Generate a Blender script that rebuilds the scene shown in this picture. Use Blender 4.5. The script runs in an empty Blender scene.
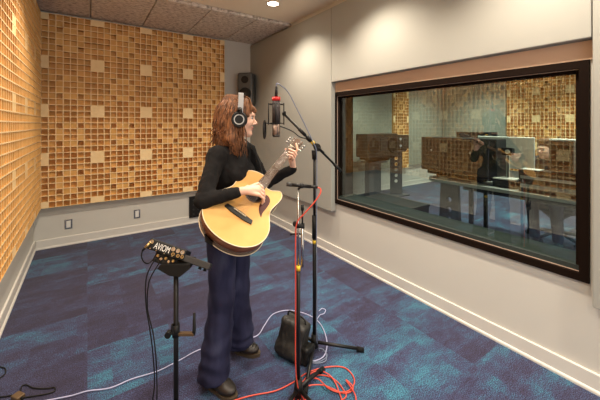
import bpy, bmesh, math, random
import numpy as np
from mathutils import Vector, Matrix
random.seed(7)
C = bpy.context.scene.collection
SC = bpy.context.scene

# ------------------------------------------------------------------ camera geometry
FP = 312.0                      # focal length in pixels of the 600 wide frame
HOR = 124.5                     # horizon row
YAW = math.radians(34.26)
CAMH = 1.5
RV = Vector((math.cos(YAW), -math.sin(YAW), 0))
FV = Vector((math.sin(YAW), math.cos(YAW), 0))
def W(r, d, z):                 # right / forward / up of the camera foot -> world
    return RV*r + FV*d + Vector((0, 0, z))
def PP(px, py, d):              # point seen at a pixel, at a depth in metres
    return W((px-300)/FP*d, d, CAMH-(py-HOR)/FP*d)
def PF(px, py, z=0.0):          # point seen at a pixel, at a height
    d = (CAMH-z)*FP/(py-HOR)
    return PP(px, py, d)

# ------------------------------------------------------------------ materials
def newmat(name):
    m = bpy.data.materials.new(name); m.use_nodes = True
    return m, m.node_tree.nodes, m.node_tree.links, m.node_tree.nodes['Principled BSDF']
def simple(name, col, rough=0.5, metal=0.0, bump=0.0, scale=80, var=0.0, spec=0.5, vscale=6, emit=None, est=0):
    m, N, L, b = newmat(name)
    b.inputs['Base Color'].default_value = (*col, 1)
    b.inputs['Roughness'].default_value = rough
    b.inputs['Metallic'].default_value = metal
    b.inputs['Specular IOR Level'].default_value = spec
    tc = N.new('ShaderNodeTexCoord')
    if var:
        n = N.new('ShaderNodeTexNoise'); n.inputs['Scale'].default_value = vscale; n.inputs['Detail'].default_value = 4
        L.new(tc.outputs['Object'], n.inputs['Vector'])
        mx = N.new('ShaderNodeMix'); mx.data_type = 'RGBA'
        mx.inputs[6].default_value = (*[c*(1-var) for c in col], 1); mx.inputs[7].default_value = (*[min(1, c*(1+var)) for c in col], 1)
        L.new(n.outputs['Fac'], mx.inputs[0]); L.new(mx.outputs[2], b.inputs['Base Color'])
    if bump:
        n2 = N.new('ShaderNodeTexNoise'); n2.inputs['Scale'].default_value = scale; n2.inputs['Detail'].default_value = 5
        L.new(tc.outputs['Object'], n2.inputs['Vector'])
        bp = N.new('ShaderNodeBump'); bp.inputs['Strength'].default_value = bump; bp.inputs['Distance'].default_value = 0.004
        L.new(n2.outputs['Fac'], bp.inputs['Height']); L.new(bp.outputs[0], b.inputs['Normal'])
    if emit:
        b.inputs['Emission Color'].default_value = (*emit, 1); b.inputs['Emission Strength'].default_value = est
    return m
def ramp(N, stops):
    r = N.new('ShaderNodeValToRGB')
    e = r.color_ramp.elements
    while len(e) < len(stops): e.new(0.5)
    for i, (p, c) in enumerate(stops):
        e[i].position = p; e[i].color = (*c, 1) if len(c) == 3 else c
    return r

def mat_wood_grain(name, c1, c2, stretch, rough=0.5, spec=0.5, island=False, scale=6):
    m, N, L, b = newmat(name)
    tc = N.new('ShaderNodeTexCoord'); mp = N.new('ShaderNodeMapping'); mp.inputs['Scale'].default_value = stretch
    L.new(tc.outputs['Object'], mp.inputs[0])
    n = N.new('ShaderNodeTexNoise'); n.inputs['Scale'].default_value = scale; n.inputs['Detail'].default_value = 6
    L.new(mp.outputs[0], n.inputs['Vector'])
    fac = n.outputs['Fac']
    if island:
        g = N.new('ShaderNodeNewGeometry')
        a = N.new('ShaderNodeMath'); a.operation = 'MULTIPLY_ADD'; a.inputs[1].default_value = 0.25; a.inputs[2].default_value = -0.125
        L.new(g.outputs['Random Per Island'], a.inputs[0])
        s = N.new('ShaderNodeMath'); s.operation = 'ADD'; L.new(fac, s.inputs[0]); L.new(a.outputs[0], s.inputs[1]); fac = s.outputs[0]
    r = ramp(N, [(0.28, c1), (0.72, c2)])
    L.new(fac, r.inputs[0]); L.new(r.outputs[0], b.inputs['Base Color'])
    b.inputs['Roughness'].default_value = rough; b.inputs['Specular IOR Level'].default_value = spec
    return m

M = {}
M['diffuser_fin'] = mat_wood_grain('lit_fin_wood', (.93, .68, .35), (.98, .76, .43), (1, 1, 1), .55, .3, False, 9)  # same wood lightened, so the fin fronts look lit against the wells
M['diffuser'] = mat_wood_grain('shaded_well_wood', (.70, .375, .105), (.80, .465, .15), (1, 1, 1), .55, .3, True, 9)  # well wood deepened: recess shade and warm interreflection put into the colour
M['wall'] = simple('painted_wall', (.60, .58, .525), .8, bump=.05, scale=200, var=.02)
M['wallshade'] = M['wall']
M['fabric'] = simple('acoustic_fabric', (.36, .355, .32), .95, bump=.25, scale=600, var=.03, spec=.1, vscale=300)
M['base'] = simple('baseboard_paint', (.66, .635, .585), .5)
M['ceil'] = simple('ceiling_paint', (.86, .76, .62), .9)
M['headwood'] = simple('brown_head_trim', (.70, .50, .36), .5, var=.06, vscale=3)
M['frame'] = simple('dark_bronze_frame', (.010, .005, .003), .8, spec=.08)
M['bead'] = simple('light_bead', (.45, .33, .26), .4)
M['sill'] = simple('grey_green_sill_felt', (.038, .046, .043), .95, spec=.1)
M['black'] = simple('black_plastic', (.009, .0085, .008), .5, spec=.3)
M['blackmetal'] = simple('black_metal', (.010, .009, .009), .4, metal=.2, spec=.35)
M['chrome'] = simple('chrome', (.6, .58, .55), .25, metal=1)
M['white'] = simple('white_plastic', (.75, .74, .70), .45)
M['ltgrey'] = simple('light_grey_plastic', (.42, .42, .41), .5)
M['darkgrey'] = simple('dark_grey_plastic', (.035, .032, .03), .5, spec=.3)
M['rubber'] = simple('rubber', (.007, .007, .007), .8, spec=.2)
M['brass'] = simple('brass', (.50, .36, .16), .35, metal=1)

def mat_tile():
    m, N, L, b = newmat('speckled_ceiling_tile')
    tc = N.new('ShaderNodeTexCoord')
    n = N.new('ShaderNodeTexNoise'); n.inputs['Scale'].default_value = 38; n.inputs['Detail'].default_value = 5; n.inputs['Roughness'].default_value = .7
    mp = N.new('ShaderNodeMapping'); mp.inputs['Scale'].default_value = (.5, 1, 1)
    L.new(tc.outputs['Object'], mp.inputs[0]); L.new(mp.outputs[0], n.inputs['Vector'])
    r = ramp(N, [(.38, (.30, .25, .21)), (.5, (.66, .59, .53)), (.65, (.78, .72, .66))])
    L.new(n.outputs['Fac'], r.inputs[0]); L.new(r.outputs[0], b.inputs['Base Color'])
    bp = N.new('ShaderNodeBump'); bp.inputs['Strength'].default_value = .7; bp.inputs['Distance'].default_value = .012
    L.new(n.outputs['Fac'], bp.inputs['Height']); L.new(bp.outputs[0], b.inputs['Normal'])
    b.inputs['Roughness'].default_value = .95; b.inputs['Specular IOR Level'].default_value = .1
    return m
M['tile'] = mat_tile()

def mat_carpet():
    m, N, L, b = newmat('blue_purple_carpet_tiles')
    tc = N.new('ShaderNodeTexCoord')
    def math_(op, a, b_=None, c=None):
        n = N.new('ShaderNodeMath'); n.operation = op
        for i, v in enumerate((a, b_, c)):
            if v is None: continue
            if isinstance(v, (int, float)): n.inputs[i].default_value = v
            else: L.new(v, n.inputs[i])
        return n.outputs[0]
    sx = N.new('ShaderNodeSeparateXYZ'); L.new(tc.outputs['Object'], sx.inputs[0])
    T = 0.5
    fx = math_('FLOOR', math_('DIVIDE', sx.outputs[0], T)); fy = math_('FLOOR', math_('DIVIDE', sx.outputs[1], T))
    cb = N.new('ShaderNodeCombineXYZ'); L.new(fx, cb.inputs[0]); L.new(fy, cb.inputs[1])
    wn = N.new('ShaderNodeTexWhiteNoise'); wn.noise_dimensions = '2D'; L.new(cb.outputs[0], wn.inputs['Vector'])
    # streaks running along x, shifted from tile to tile
    mp = N.new('ShaderNodeMapping'); mp.inputs['Scale'].default_value = (3.4, 7, 1)
    off = N.new('ShaderNodeVectorMath'); off.operation = 'SCALE'; off.inputs['Scale'].default_value = .55
    L.new(wn.outputs['Color'], off.inputs[0])
    ad = N.new('ShaderNodeVectorMath'); ad.operation = 'ADD'; L.new(tc.outputs['Object'], ad.inputs[0]); L.new(off.outputs[0], ad.inputs[1])
    L.new(ad.outputs[0], mp.inputs[0])
    n1 = N.new('ShaderNodeTexNoise'); n1.inputs['Scale'].default_value = 1.0; n1.inputs['Detail'].default_value = 12; n1.inputs['Roughness'].default_value = .74
    L.new(mp.outputs[0], n1.inputs['Vector'])
    # speckle of single tufts
    n2 = N.new('ShaderNodeTexNoise'); n2.inputs['Scale'].default_value = 190; n2.inputs['Detail'].default_value = 2
    L.new(tc.outputs['Object'], n2.inputs['Vector'])
    # each tile is woven in broad blocks of its own tone
    bs = N.new('ShaderNodeVectorMath'); bs.operation = 'MULTIPLY'; bs.inputs[1].default_value = (4.0, 8.0, 0); L.new(tc.outputs['Object'], bs.inputs[0])
    wob = N.new('ShaderNodeTexNoise'); wob.inputs['Scale'].default_value = 1.3; L.new(tc.outputs['Object'], wob.inputs['Vector'])
    b2 = N.new('ShaderNodeVectorMath'); b2.operation = 'ADD'; L.new(bs.outputs[0], b2.inputs[0]); L.new(off.outputs[0], b2.inputs[1])
    fl_ = N.new('ShaderNodeVectorMath'); fl_.operation = 'FLOOR'; L.new(b2.outputs[0], fl_.inputs[0])
    wn2 = N.new('ShaderNodeTexWhiteNoise'); wn2.noise_dimensions = '3D'; L.new(fl_.outputs[0], wn2.inputs['Vector'])
    f = math_('ADD', n1.outputs['Fac'], math_('MULTIPLY', math_('SUBTRACT', wn.outputs['Value'], .5), .20))
    f = math_('ADD', f, math_('MULTIPLY', math_('SUBTRACT', wn2.outputs['Value'], .5), .11))
    f2 = math_('ADD', f, math_('MULTIPLY', math_('SUBTRACT', n2.outputs['Fac'], .5), .6))
    r = ramp(N, [(.34, (.020, .017, .040)), (.50, (.029, .030, .074)), (.59, (.032, .054, .118)), (.67, (.028, .092, .155)), (.82, (.038, .155, .23))])
    L.new(f2, r.inputs[0])
    sp = ramp(N, [(.36, (.25, .25, .3)), (.62, (1.8, 1.7, 1.65))]); L.new(n2.outputs['Fac'], sp.inputs[0])
    mx = N.new('ShaderNodeMix'); mx.data_type = 'RGBA'; mx.blend_type = 'MULTIPLY'; mx.inputs[0].default_value = 1
    L.new(r.outputs[0], mx.inputs[6]); L.new(sp.outputs[0], mx.inputs[7]); L.new(mx.outputs[2], b.inputs['Base Color'])
    bp = N.new('ShaderNodeBump'); bp.inputs['Strength'].default_value = .4; bp.inputs['Distance'].default_value = .004
    L.new(n2.outputs['Fac'], bp.inputs['Height']); L.new(bp.outputs[0], b.inputs['Normal'])
    b.inputs['Roughness'].default_value = 1; b.inputs['Specular IOR Level'].default_value = .05
    b.inputs['Sheen Weight'].default_value = .15; b.inputs['Sheen Roughness'].default_value = .6
    return m
M['carpet'] = mat_carpet()

def mat_glass(name, f0):
    m, N, L, b = newmat(name); N.remove(b)
    out = N['Material Output']
    t = N.new('ShaderNodeBsdfTransparent'); t.inputs[0].default_value = (.90, .95, .92, 1)
    g = N.new('ShaderNodeBsdfGlossy'); g.inputs['Roughness'].default_value = 0.0; g.inputs[0].default_value = (1, 1, 1, 1)
    geo = N.new('ShaderNodeNewGeometry')       # Schlick reflectance, the same from both sides of the pane
    dt = N.new('ShaderNodeVectorMath'); dt.operation = 'DOT_PRODUCT'; L.new(geo.outputs['Normal'], dt.inputs[0]); L.new(geo.outputs['Incoming'], dt.inputs[1])
    ab = N.new('ShaderNodeMath'); ab.operation = 'ABSOLUTE'; L.new(dt.outputs['Value'], ab.inputs[0])
    om = N.new('ShaderNodeMath'); om.operation = 'SUBTRACT'; om.inputs[0].default_value = 1; L.new(ab.outputs[0], om.inputs[1])
    pw = N.new('ShaderNodeMath'); pw.operation = 'POWER'; L.new(om.outputs[0], pw.inputs[0]); pw.inputs[1].default_value = 5
    f = N.new('ShaderNodeMath'); f.operation = 'MULTIPLY_ADD'; L.new(pw.outputs[0], f.inputs[0]); f.inputs[1].default_value = .95; f.inputs[2].default_value = f0
    mx = N.new('ShaderNodeMixShader'); L.new(f.outputs[0], mx.inputs[0]); L.new(t.outputs[0], mx.inputs[1]); L.new(g.outputs[0], mx.inputs[2])
    L.new(mx.outputs[0], out.inputs[0])
    return m
M['glass'] = mat_glass('window_glass', .085)
M['glass_ar'] = mat_glass('coated_window_glass', .012)

# ------------------------------------------------------------------ mesh builder
class MB:
    def __init__(s): s.v = []; s.f = []; s.m = []; s.sm = []
    def add(s, vs, fs, mat=0, smooth=False):
        o = len(s.v); s.v += [Vector(x) for x in vs]
        for f in fs: s.f.append([i+o for i in f]); s.m.append(mat); s.sm.append(smooth)
        return s
    def box(s, lo, hi, mat=0, bev=0.0, mtx=None):
        lo = Vector(lo); hi = Vector(hi)
        if bev <= 0:
            vs = [(x, y, z) for z in (lo.z, hi.z) for y in (lo.y, hi.y) for x in (lo.x, hi.x)]
            fs = [(0, 2, 3, 1), (4, 5, 7, 6), (0, 1, 5, 4), (2, 6, 7, 3), (0, 4, 6, 2), (1, 3, 7, 5)]
            vs = [Vector(v) for v in vs]
            if mtx: vs = [mtx @ v for v in vs]
            return s.add(vs, fs, mat)
        bm = bmesh.new(); bmesh.ops.create_cube(bm, size=1)
        c = (lo+hi)/2; d = hi-lo
        for v in bm.verts: v.co = Vector((v.co.x*d.x, v.co.y*d.y, v.co.z*d.z))+c
        bmesh.ops.bevel(bm, geom=bm.edges[:], offset=min(bev, min(d)*.45), segments=2, profile=.5, affect='EDGES')
        bm.verts.index_update()
        vs = [v.co.copy() for v in bm.verts]
        if mtx: vs = [mtx @ v for v in vs]
        fs = [[v.index for v in f.verts] for f in bm.faces]; bm.free()
        return s.add(vs, fs, mat, False)
    def cyl(s, a, b, r1, r2=None, n=16, mat=0, cap=True, smooth=True):
        a = Vector(a); b = Vector(b); r2 = r1 if r2 is None else r2
        ax = (b-a).normalized(); u = ax.orthogonal().normalized(); w = ax.cross(u)
        vs = []
        for c, r in ((a, r1), (b, r2)):
            vs += [c+u*(r*math.cos(2*math.pi*i/n))+w*(r*math.sin(2*math.pi*i/n)) for i in range(n)]
        s.add(vs, [(i, (i+1) % n, n+(i+1) % n, n+i) for i in range(n)], mat, smooth)
        if cap:
            s.add(vs[:n], [list(range(n))[::-1]], mat); s.add(vs[n:], [list(range(n))], mat)
        return s
    def tube(s, pts, r, n=8, mat=0, closed=False):
        pts = [Vector(p) for p in pts]; k = len(pts)
        rs = r if isinstance(r, (list, tuple)) else [r]*k
        rings = []; up = None
        for i, p in enumerate(pts):
            t = (pts[(i+1) % k] if (closed or i < k-1) else p) - (pts[i-1] if (closed or i > 0) else p)
            if t.length < 1e-9: t = Vector((0, 0, 1))
            t.normalize()
            if up is None: up = t.orthogonal().normalized()
            up = (up - t*up.dot(t))
            up = up.normalized() if up.length > 1e-6 else t.orthogonal().normalized()
            w = t.cross(up)
            rings.append([p+up*(rs[i]*math.cos(2*math.pi*j/n))+w*(rs[i]*math.sin(2*math.pi*j/n)) for j in range(n)])
        vs = [v for rg in rings for v in rg]; fs = []
        for i in range(k if closed else k-1):
            a = i*n; b = ((i+1) % k)*n
            fs += [(a+j, a+(j+1) % n, b+(j+1) % n, b+j) for j in range(n)]
        if not closed: fs += [list(range(n))[::-1], [(k-1)*n+j for j in range(n)]]
        return s.add(vs, fs, mat, True)
    def ball(s, c, r, mat=0, nu=16, nv=10, mtx=None):
        c = Vector(c); r = Vector((r, r, r)) if isinstance(r, (int, float)) else Vector(r)
        vs = []; fs = []
        for i in range(nv+1):
            th = math.pi*i/nv
            for j in range(nu):
                ph = 2*math.pi*j/nu
                v = Vector((r.x*math.sin(th)*math.cos(ph), r.y*math.sin(th)*math.sin(ph), r.z*math.cos(th)))
                if mtx: v = mtx @ v
                vs.append(c+v)
        for i in range(nv):
            for j in range(nu):
                a = i*nu+j; b = i*nu+(j+1) % nu
                fs.append((a, a+nu, b+nu, b))
        return s.add(vs, fs, mat, True)
    def prism(s, outline, o, u, v, n, h, mat=0, matside=None, smoothside=False):
        o, u, v, n = map(Vector, (o, u, v, n))
        k = len(outline)
        a = [o+u*p[0]+v*p[1] for p in outline]; b = [x+n*h for x in a]
        s.add(a, [list(range(k))[::-1]], mat); s.add(b, [list(range(k))], mat)
        s.add(a+b, [(i, (i+1) % k, k+(i+1) % k, k+i) for i in range(k)], mat if matside is None else matside, smoothside)
        return s
    def ring(s, c, ax, r0, r1, h, n=32, mat=0):   # flat annulus with thickness
        c = Vector(c); ax = Vector(ax).normalized(); u = ax.orthogonal().normalized(); w = ax.cross(u)
        vs = []
        for rr, hh in ((r0, 0), (r1, 0), (r1, h), (r0, h)):
            vs += [c+ax*hh+u*(rr*math.cos(2*math.pi*i/n))+w*(rr*math.sin(2*math.pi*i/n)) for i in range(n)]
        fs = []
        for q in range(4):
            for i in range(n):
                j = (i+1) % n; a = q*n; b = ((q+1) % 4)*n
                fs.append((a+i, a+j, b+j, b+i))
        return s.add(vs, fs, mat, False)

def catmull(pts, sub=8, closed=False):
    pts = [Vector(p) for p in pts]; n = len(pts); out = []
    rng = range(n if closed else n-1)
    for i in rng:
        p0 = pts[(i-1) % n] if (closed or i > 0) else pts[0]*2-pts[1]
        p1 = pts[i]; p2 = pts[(i+1) % n]
        p3 = pts[(i+2) % n] if (closed or i+2 < n) else pts[-1]*2-pts[-2]
        for k in range(sub):
            t = k/sub
            out.append(.5*((2*p1)+(p2-p0)*t+(2*p0-5*p1+4*p2-p3)*t*t+(3*p1-p0-3*p2+p3)*t**3))
    if not closed: out.append(pts[-1])
    return out

def obj(name, mb, mats, parent=None, label=None, cat=None, group=None, kind=None, fixn=True, origin=None):
    mats = mats if isinstance(mats, (list, tuple)) else [mats]
    if parent is not None:
        p = parent; org = Vector((0, 0, 0))
        while p is not None: org += p.location; p = p.parent
    elif origin is not None: org = Vector(origin)
    else:
        xs = [v.x for v in mb.v]; ys = [v.y for v in mb.v]; zs = [v.z for v in mb.v]
        org = Vector(((min(xs)+max(xs))/2, (min(ys)+max(ys))/2, min(zs)))
    me = bpy.data.meshes.new(name)
    me.from_pydata([tuple(v-org) for v in mb.v], [], mb.f)
    for m_ in mats: me.materials.append(M[m_] if isinstance(m_, str) else m_)
    me.polygons.foreach_set('material_index', mb.m)
    me.polygons.foreach_set('use_smooth', mb.sm)
    me.update()
    if fixn:
        bm = bmesh.new(); bm.from_mesh(me); bmesh.ops.remove_doubles(bm, verts=bm.verts, dist=1e-6)
        bmesh.ops.recalc_face_normals(bm, faces=bm.faces)
        bm.to_mesh(me); bm.free()
    o = bpy.data.objects.new(name, me); C.objects.link(o)
    if parent is not None: o.parent = parent
    else: o.location = org
    tag(o, label, cat, group, kind)
    return o
def tag(o, label=None, cat=None, group=None, kind=None):
    if label: o['label'] = label
    if cat: o['category'] = cat
    if group: o['group'] = group
    if kind: o['kind'] = kind
    return o
def thing(name, loc, label, cat, group=None, kind=None):
    o = bpy.data.objects.new(name, None); C.objects.link(o); o.location = loc; o.empty_display_size = .05
    return tag(o, label, cat, group, kind)

# ------------------------------------------------------------------ signed distance modelling (organic shapes)
def _v(a): return np.array([a[0], a[1], a[2]], dtype=np.float32)
def rc(a, b, ra, rb, k=.02): return ('rc', _v(a), _v(b), ra, rb, k)
def el(c, R, rad, k=.02, sub=False): return ('el', _v(c), R, rad, k, sub)
def bx(c, R, half, r, k=.02): return ('bx', _v(c), R, half, r, k)
def sdf_eval(P, prims):
    D = None
    for p in prims:
        if p[0] == 'rc':
            _, a, b, ra, rb, k = p; sub = False
            ab = b-a; L2 = float(ab@ab)+1e-12
            q = P-a; t = np.clip((q@ab)/L2, 0, 1)
            d = np.linalg.norm(q-t[..., None]*ab, axis=-1)-(ra+(rb-ra)*t)
        elif p[0] == 'bx':
            _, c, R, half, r, k = p; sub = False; q = P-c
            w_ = np.stack([np.abs(q@_v(R[i]))-half[i]+r for i in range(3)], -1)
            d = np.linalg.norm(np.maximum(w_, 0), axis=-1)+np.minimum(w_.max(-1), 0)-r
        else:
            _, c, R, rad, k, sub = p
            q = P-c
            x = q@_v(R[0])/rad[0]; y = q@_v(R[1])/rad[1]; z = q@_v(R[2])/rad[2]
            k0 = np.sqrt(x*x+y*y+z*z); k1 = np.sqrt((x/rad[0])**2+(y/rad[1])**2+(z/rad[2])**2)+1e-9
            d = k0*(k0-1)/k1
        if D is None: D = d; continue
        if sub:
            h = np.clip(.5-.5*(D+d)/k, 0, 1); D = D*(1-h)+(-d)*h+k*h*(1-h)
        else:
            h = np.clip(.5+.5*(D-d)/k, 0, 1); D = D*(1-h)+d*h-k*h*(1-h)
    return D
def surface_nets(prims, lo, hi, h, post=None):
    lo = _v(lo); hi = _v(hi); n = np.ceil((hi-lo)/h).astype(int)+1
    gx, gy, gz = [lo[i]+h*np.arange(n[i], dtype=np.float32) for i in range(3)]
    V = np.empty(tuple(n), np.float32)
    YY, ZZ = np.meshgrid(gy, gz, indexing='ij')
    for i0 in range(0, n[0], 16):
        xs = gx[i0:i0+16]
        P = np.empty((len(xs), n[1], n[2], 3), np.float32)
        P[..., 0] = xs[:, None, None]; P[..., 1] = YY; P[..., 2] = ZZ
        d = sdf_eval(P, prims)
        if post is not None: d = post(P, d)
        V[i0:i0+16] = d
    S = V < 0
    nx, ny, nz = V.shape
    acc = np.zeros((nx-1, ny-1, nz-1, 3), np.float32); cnt = np.zeros((nx-1, ny-1, nz-1), np.float32)
    corners = [(x, y, z) for x in (0, 1) for y in (0, 1) for z in (0, 1)]
    def sl(c): return tuple(slice(c[i], [nx, ny, nz][i]-1+c[i]) for i in range(3))
    for a in corners:
        for ax in range(3):
            if a[ax]: continue
            b = list(a); b[ax] = 1
            va = V[sl(a)]; vb = V[sl(b)]
            m = (va < 0) != (vb < 0)
            den = np.where(m, va-vb, 1); t = np.where(m, va/den, 0)
            for q in range(3):
                acc[..., q] += np.where(m, a[q]+(t if q == ax else 0), 0)
            cnt += m
    act = cnt > 0
    idx = -np.ones(act.shape, int); idx[act] = np.arange(act.sum())
    ii = np.argwhere(act)
    verts = lo+(ii+acc[act]/cnt[act][:, None])*h
    faces = []
    for ax in range(3):
        o1, o2 = [(1, 2), (2, 0), (0, 1)][ax]
        A = np.take(S, range(V.shape[ax]-1), ax); B = np.take(S, range(1, V.shape[ax]), ax)
        E = np.argwhere(A != B)
        E = E[(E[:, o1] > 0) & (E[:, o2] > 0) & (E[:, o1] < V.shape[o1]-1) & (E[:, o2] < V.shape[o2]-1)]
        if not len(E): continue
        flip = S[tuple(E.T)]
        def g(d1, d2):
            q = E.copy(); q[:, o1] += d1; q[:, o2] += d2; return idx[tuple(q.T)]
        Q = np.stack([g(-1, -1), g(0, -1), g(0, 0), g(-1, 0)], 1)
        Q[~flip] = Q[~flip][:, ::-1]
        faces.append(Q)
    return verts, np.concatenate(faces)
def organic(prims, h, post=None, pad=.03, smooth=1):
    los = []; his = []
    for p in prims:
        if p[0] == 'rc':
            r = max(p[3], p[4]); los += [p[1]-r, p[2]-r]; his += [p[1]+r, p[2]+r]
        elif p[0] == 'bx':
            r = float(np.linalg.norm(p[3])); los.append(p[1]-r); his.append(p[1]+r)
        elif not p[5]:
            r = max(p[3]); los.append(p[1]-r); his.append(p[1]+r)
    lo = np.min(los, 0)-pad; hi = np.max(his, 0)+pad
    v, f = surface_nets(prims, lo, hi, h, post)
    mb = MB(); mb.v = [Vector(x) for x in v.tolist()]; mb.f = f.tolist(); mb.m = [0]*len(mb.f); mb.sm = [True]*len(mb.f)
    return mb
def noise3(P, s, seed=0):        # cheap smooth pseudo noise
    x = P[..., 0]*s; y = P[..., 1]*s; z = P[..., 2]*s
    return (np.sin(x*1.3+1.7*np.sin(y*1.1+seed)+seed)*np.sin(y*1.7+1.3*np.sin(z*.9+2*seed))*np.sin(z*1.1+1.9*np.sin(x*.8-seed)))

#@@ROOM
# ------------------------------------------------------------------ the rooms
X0, XR, YB, YF = -.53, 2.355, 4.85, -1.6      # studio
XC, XF = 2.60, 8.0                            # control room
ZC = 2.91
WY0, WY1, WZ0, WZ1 = .536, 2.757, .60, 1.868  # window hole
def st(name, mb, m, **k): return obj(name, mb, m, kind='structure', **k)
st('floor', MB().box((X0-.15, YF-.15, -.1), (XF+.15, YB+.15, 0)), 'carpet', origin=(0, 0, 0))
st('ceiling', MB().box((X0-.15, YF-.15, ZC), (XF+.15, YB+.15, ZC+.1)), 'ceil')
st('wall_left', MB().box((X0-.15, YF-.15, 0), (X0, YB+.15, ZC)), 'wall')
st('wall_back', MB().box((X0, YB, 0), (XF, YB+.15, ZC)), 'wall')
st('wall_far', MB().box((XF, YF-.15, 0), (XF+.15, YB+.15, ZC)), 'wall')
w = MB(); w.box((XR, YF, 0), (XC, YB, WZ0)); w.box((XR, YF, WZ1), (XC, YB, ZC)); w.box((XR, YF, WZ0), (XC, WY0, WZ1)); w.box((XR, WY1, WZ0), (XC, YB, WZ1))
st('wall_right', w, 'wall', fixn=False)
# baseboards with a rounded top edge
def baseboard(name, a, b, n):
    a = Vector(a); b = Vector(b); n = Vector(n); L = (b-a)
    prof = [(0, 0), (.024, 0), (.024, .010), (.021, .017), (.014, .021), (.014, .104), (.0125, .107), (.010, .108), (0, .108)]
    mb = MB(); mb.prism(prof, a, n, (0, 0, 1), L.normalized(), L.length)
    return st(name, mb, 'base')
baseboard('baseboard_left', (X0, YF, 0), (X0, YB, 0), (1, 0, 0))
baseboard('baseboard_back', (X0+.024, YB, 0), (XR-.024, YB, 0), (0, -1, 0))
baseboard('baseboard_right', (XR, YF, 0), (XR, YB, 0), (-1, 0, 0))
baseboard('baseboard_control_back', (XC, YB, 0), (XF, YB, 0), (0, -1, 0))
baseboard('baseboard_far', (XF, YF, 0), (XF, YB-.024, 0), (-1, 0, 0))
# brown wooden head above the window, between window frame and fabric panel
st('trim_1', MB().box((XR-.012, WY0-.03, WZ1), (XR-.0005, WY1+.02, 1.975)), 'headwood')

# observation window
wf = thing('window_1', ((XR+XC)/2, (WY0+WY1)/2, WZ0), None, None, kind='structure')
def ringframe(x0, x1, y0, y1, z0, z1, t, tb=None):
    tb = tb or t; mb = MB()
    mb.box((x0, y0, z0), (x1, y1, z0+tb)); mb.box((x0, y0, z1-t), (x1, y1, z1))
    mb.box((x0, y0, z0+tb), (x1, y0+t, z1-t)); mb.box((x0, y1-t, z0+tb), (x1, y1, z1-t))
    return mb
fr = ringframe(XR-.018, XR+.012, WY0, WY1, WZ0, WZ1, .045)
fr.box((XR+.012, WY0, WZ0), (XC+.01, WY0+.045, WZ1)); fr.box((XR+.012, WY1-.045, WZ0), (XC+.01, WY1, WZ1)); fr.box((XR+.012, WY0, WZ1-.045), (XC+.01, WY1, WZ1))
obj('frame', fr, 'frame', wf)
obj('glazing_bead', ringframe(XR+.006, XR+.014, WY0+.045, WY1-.045, WZ0+.045, WZ1-.045, .004), 'bead', wf, label='thin light bead along the glass')
obj('inner_bead', ringframe(XR+.016, XR+.032, WY0+.045, WY1-.045, WZ0+.045, WZ1-.045, .022, .03), 'frame', wf)
obj('sill', MB().box((XR+.012, WY0, WZ0), (XC+.02, WY1, WZ0+.078)), 'sill', wf, label='grey-green felt sill between the panes')
obj('glass_pane', MB().box((XR+.034, WY0+.04, WZ0+.06), (XR+.040, WY1-.04, WZ1-.04)), 'glass', wf)
obj('glass_pane', MB().box((XC-.03, WY0+.04, WZ0+.06), (XC-.024, WY1-.04, WZ1-.04)), 'glass_ar', wf)

# skyline diffusers: 8 x 8 cell wells repeated
Q = [[0, 3, 2, 3], [3, 2, 1, 3], [2, 1, 4, 9], [3, 3, 9, 2]]
DEP = {9: .008, 0: .0015, 1: .021, 2: .040, 3: .060, 4: .073}
def well(i, j):
    i %= 8; j %= 8
    return DEP[Q[min(j, 7-j)][min(i, 7-i)]]
def diffuser(name, o, u, v, n, nu, nv, cu, cv, thick, label, back=None):
    o, u, v, n = map(Vector, (o, u, v, n)); mb = MB(); fw = .0048
    for i in range(nu):
        for j in range(nv):
            p = o+u*(i*cu)+v*(j*cv); d = well(i, j)
            oc = [p, p+u*cu, p+u*cu+v*cv, p+v*cv]
            ic = [p+u*fw+v*fw, p+u*(cu-fw)+v*fw, p+u*(cu-fw)+v*(cv-fw), p+u*fw+v*(cv-fw)]
            bc = [q-n*d for q in ic]
            vs = oc+ic+bc; fs = []
            for k in range(4):
                l = (k+1) % 4
                fs += [(k, l, 4+l, 4+k), (4+k, 4+l, 8+l, 8+k)]
            fs.append((8, 9, 10, 11))
            if u.cross(v).dot(n) < 0: fs = [f[::-1] for f in fs]
            o_ = len(mb.v); mb.add(vs, fs)
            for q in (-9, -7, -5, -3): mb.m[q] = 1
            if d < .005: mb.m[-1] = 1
    Wd = u*(nu*cu); Hd = v*(nv*cv); b = [o, o+Wd, o+Wd+Hd, o+Hd]; bb = [q-n*thick for q in b]
    for k in range(4):
        l = (k+1) % 4; mb.add([b[k], bb[k], bb[l], b[l]], [(0, 1, 2, 3)])
    mb.add(bb, [(0, 1, 2, 3)])
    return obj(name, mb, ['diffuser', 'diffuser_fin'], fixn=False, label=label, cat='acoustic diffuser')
CELL = .07055; CV = 2.33/32
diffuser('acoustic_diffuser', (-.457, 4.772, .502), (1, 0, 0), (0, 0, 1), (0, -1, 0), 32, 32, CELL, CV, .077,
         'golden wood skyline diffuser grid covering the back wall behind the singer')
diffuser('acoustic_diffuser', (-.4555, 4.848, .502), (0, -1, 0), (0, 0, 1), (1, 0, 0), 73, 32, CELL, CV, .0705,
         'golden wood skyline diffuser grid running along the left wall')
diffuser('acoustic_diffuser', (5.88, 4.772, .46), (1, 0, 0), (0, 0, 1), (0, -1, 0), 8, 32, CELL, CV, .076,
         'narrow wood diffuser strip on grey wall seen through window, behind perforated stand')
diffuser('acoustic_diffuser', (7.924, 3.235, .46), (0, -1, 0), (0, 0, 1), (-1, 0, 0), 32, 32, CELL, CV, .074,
         'wide wood diffuser grid on control room far wall behind the seated man')

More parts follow.
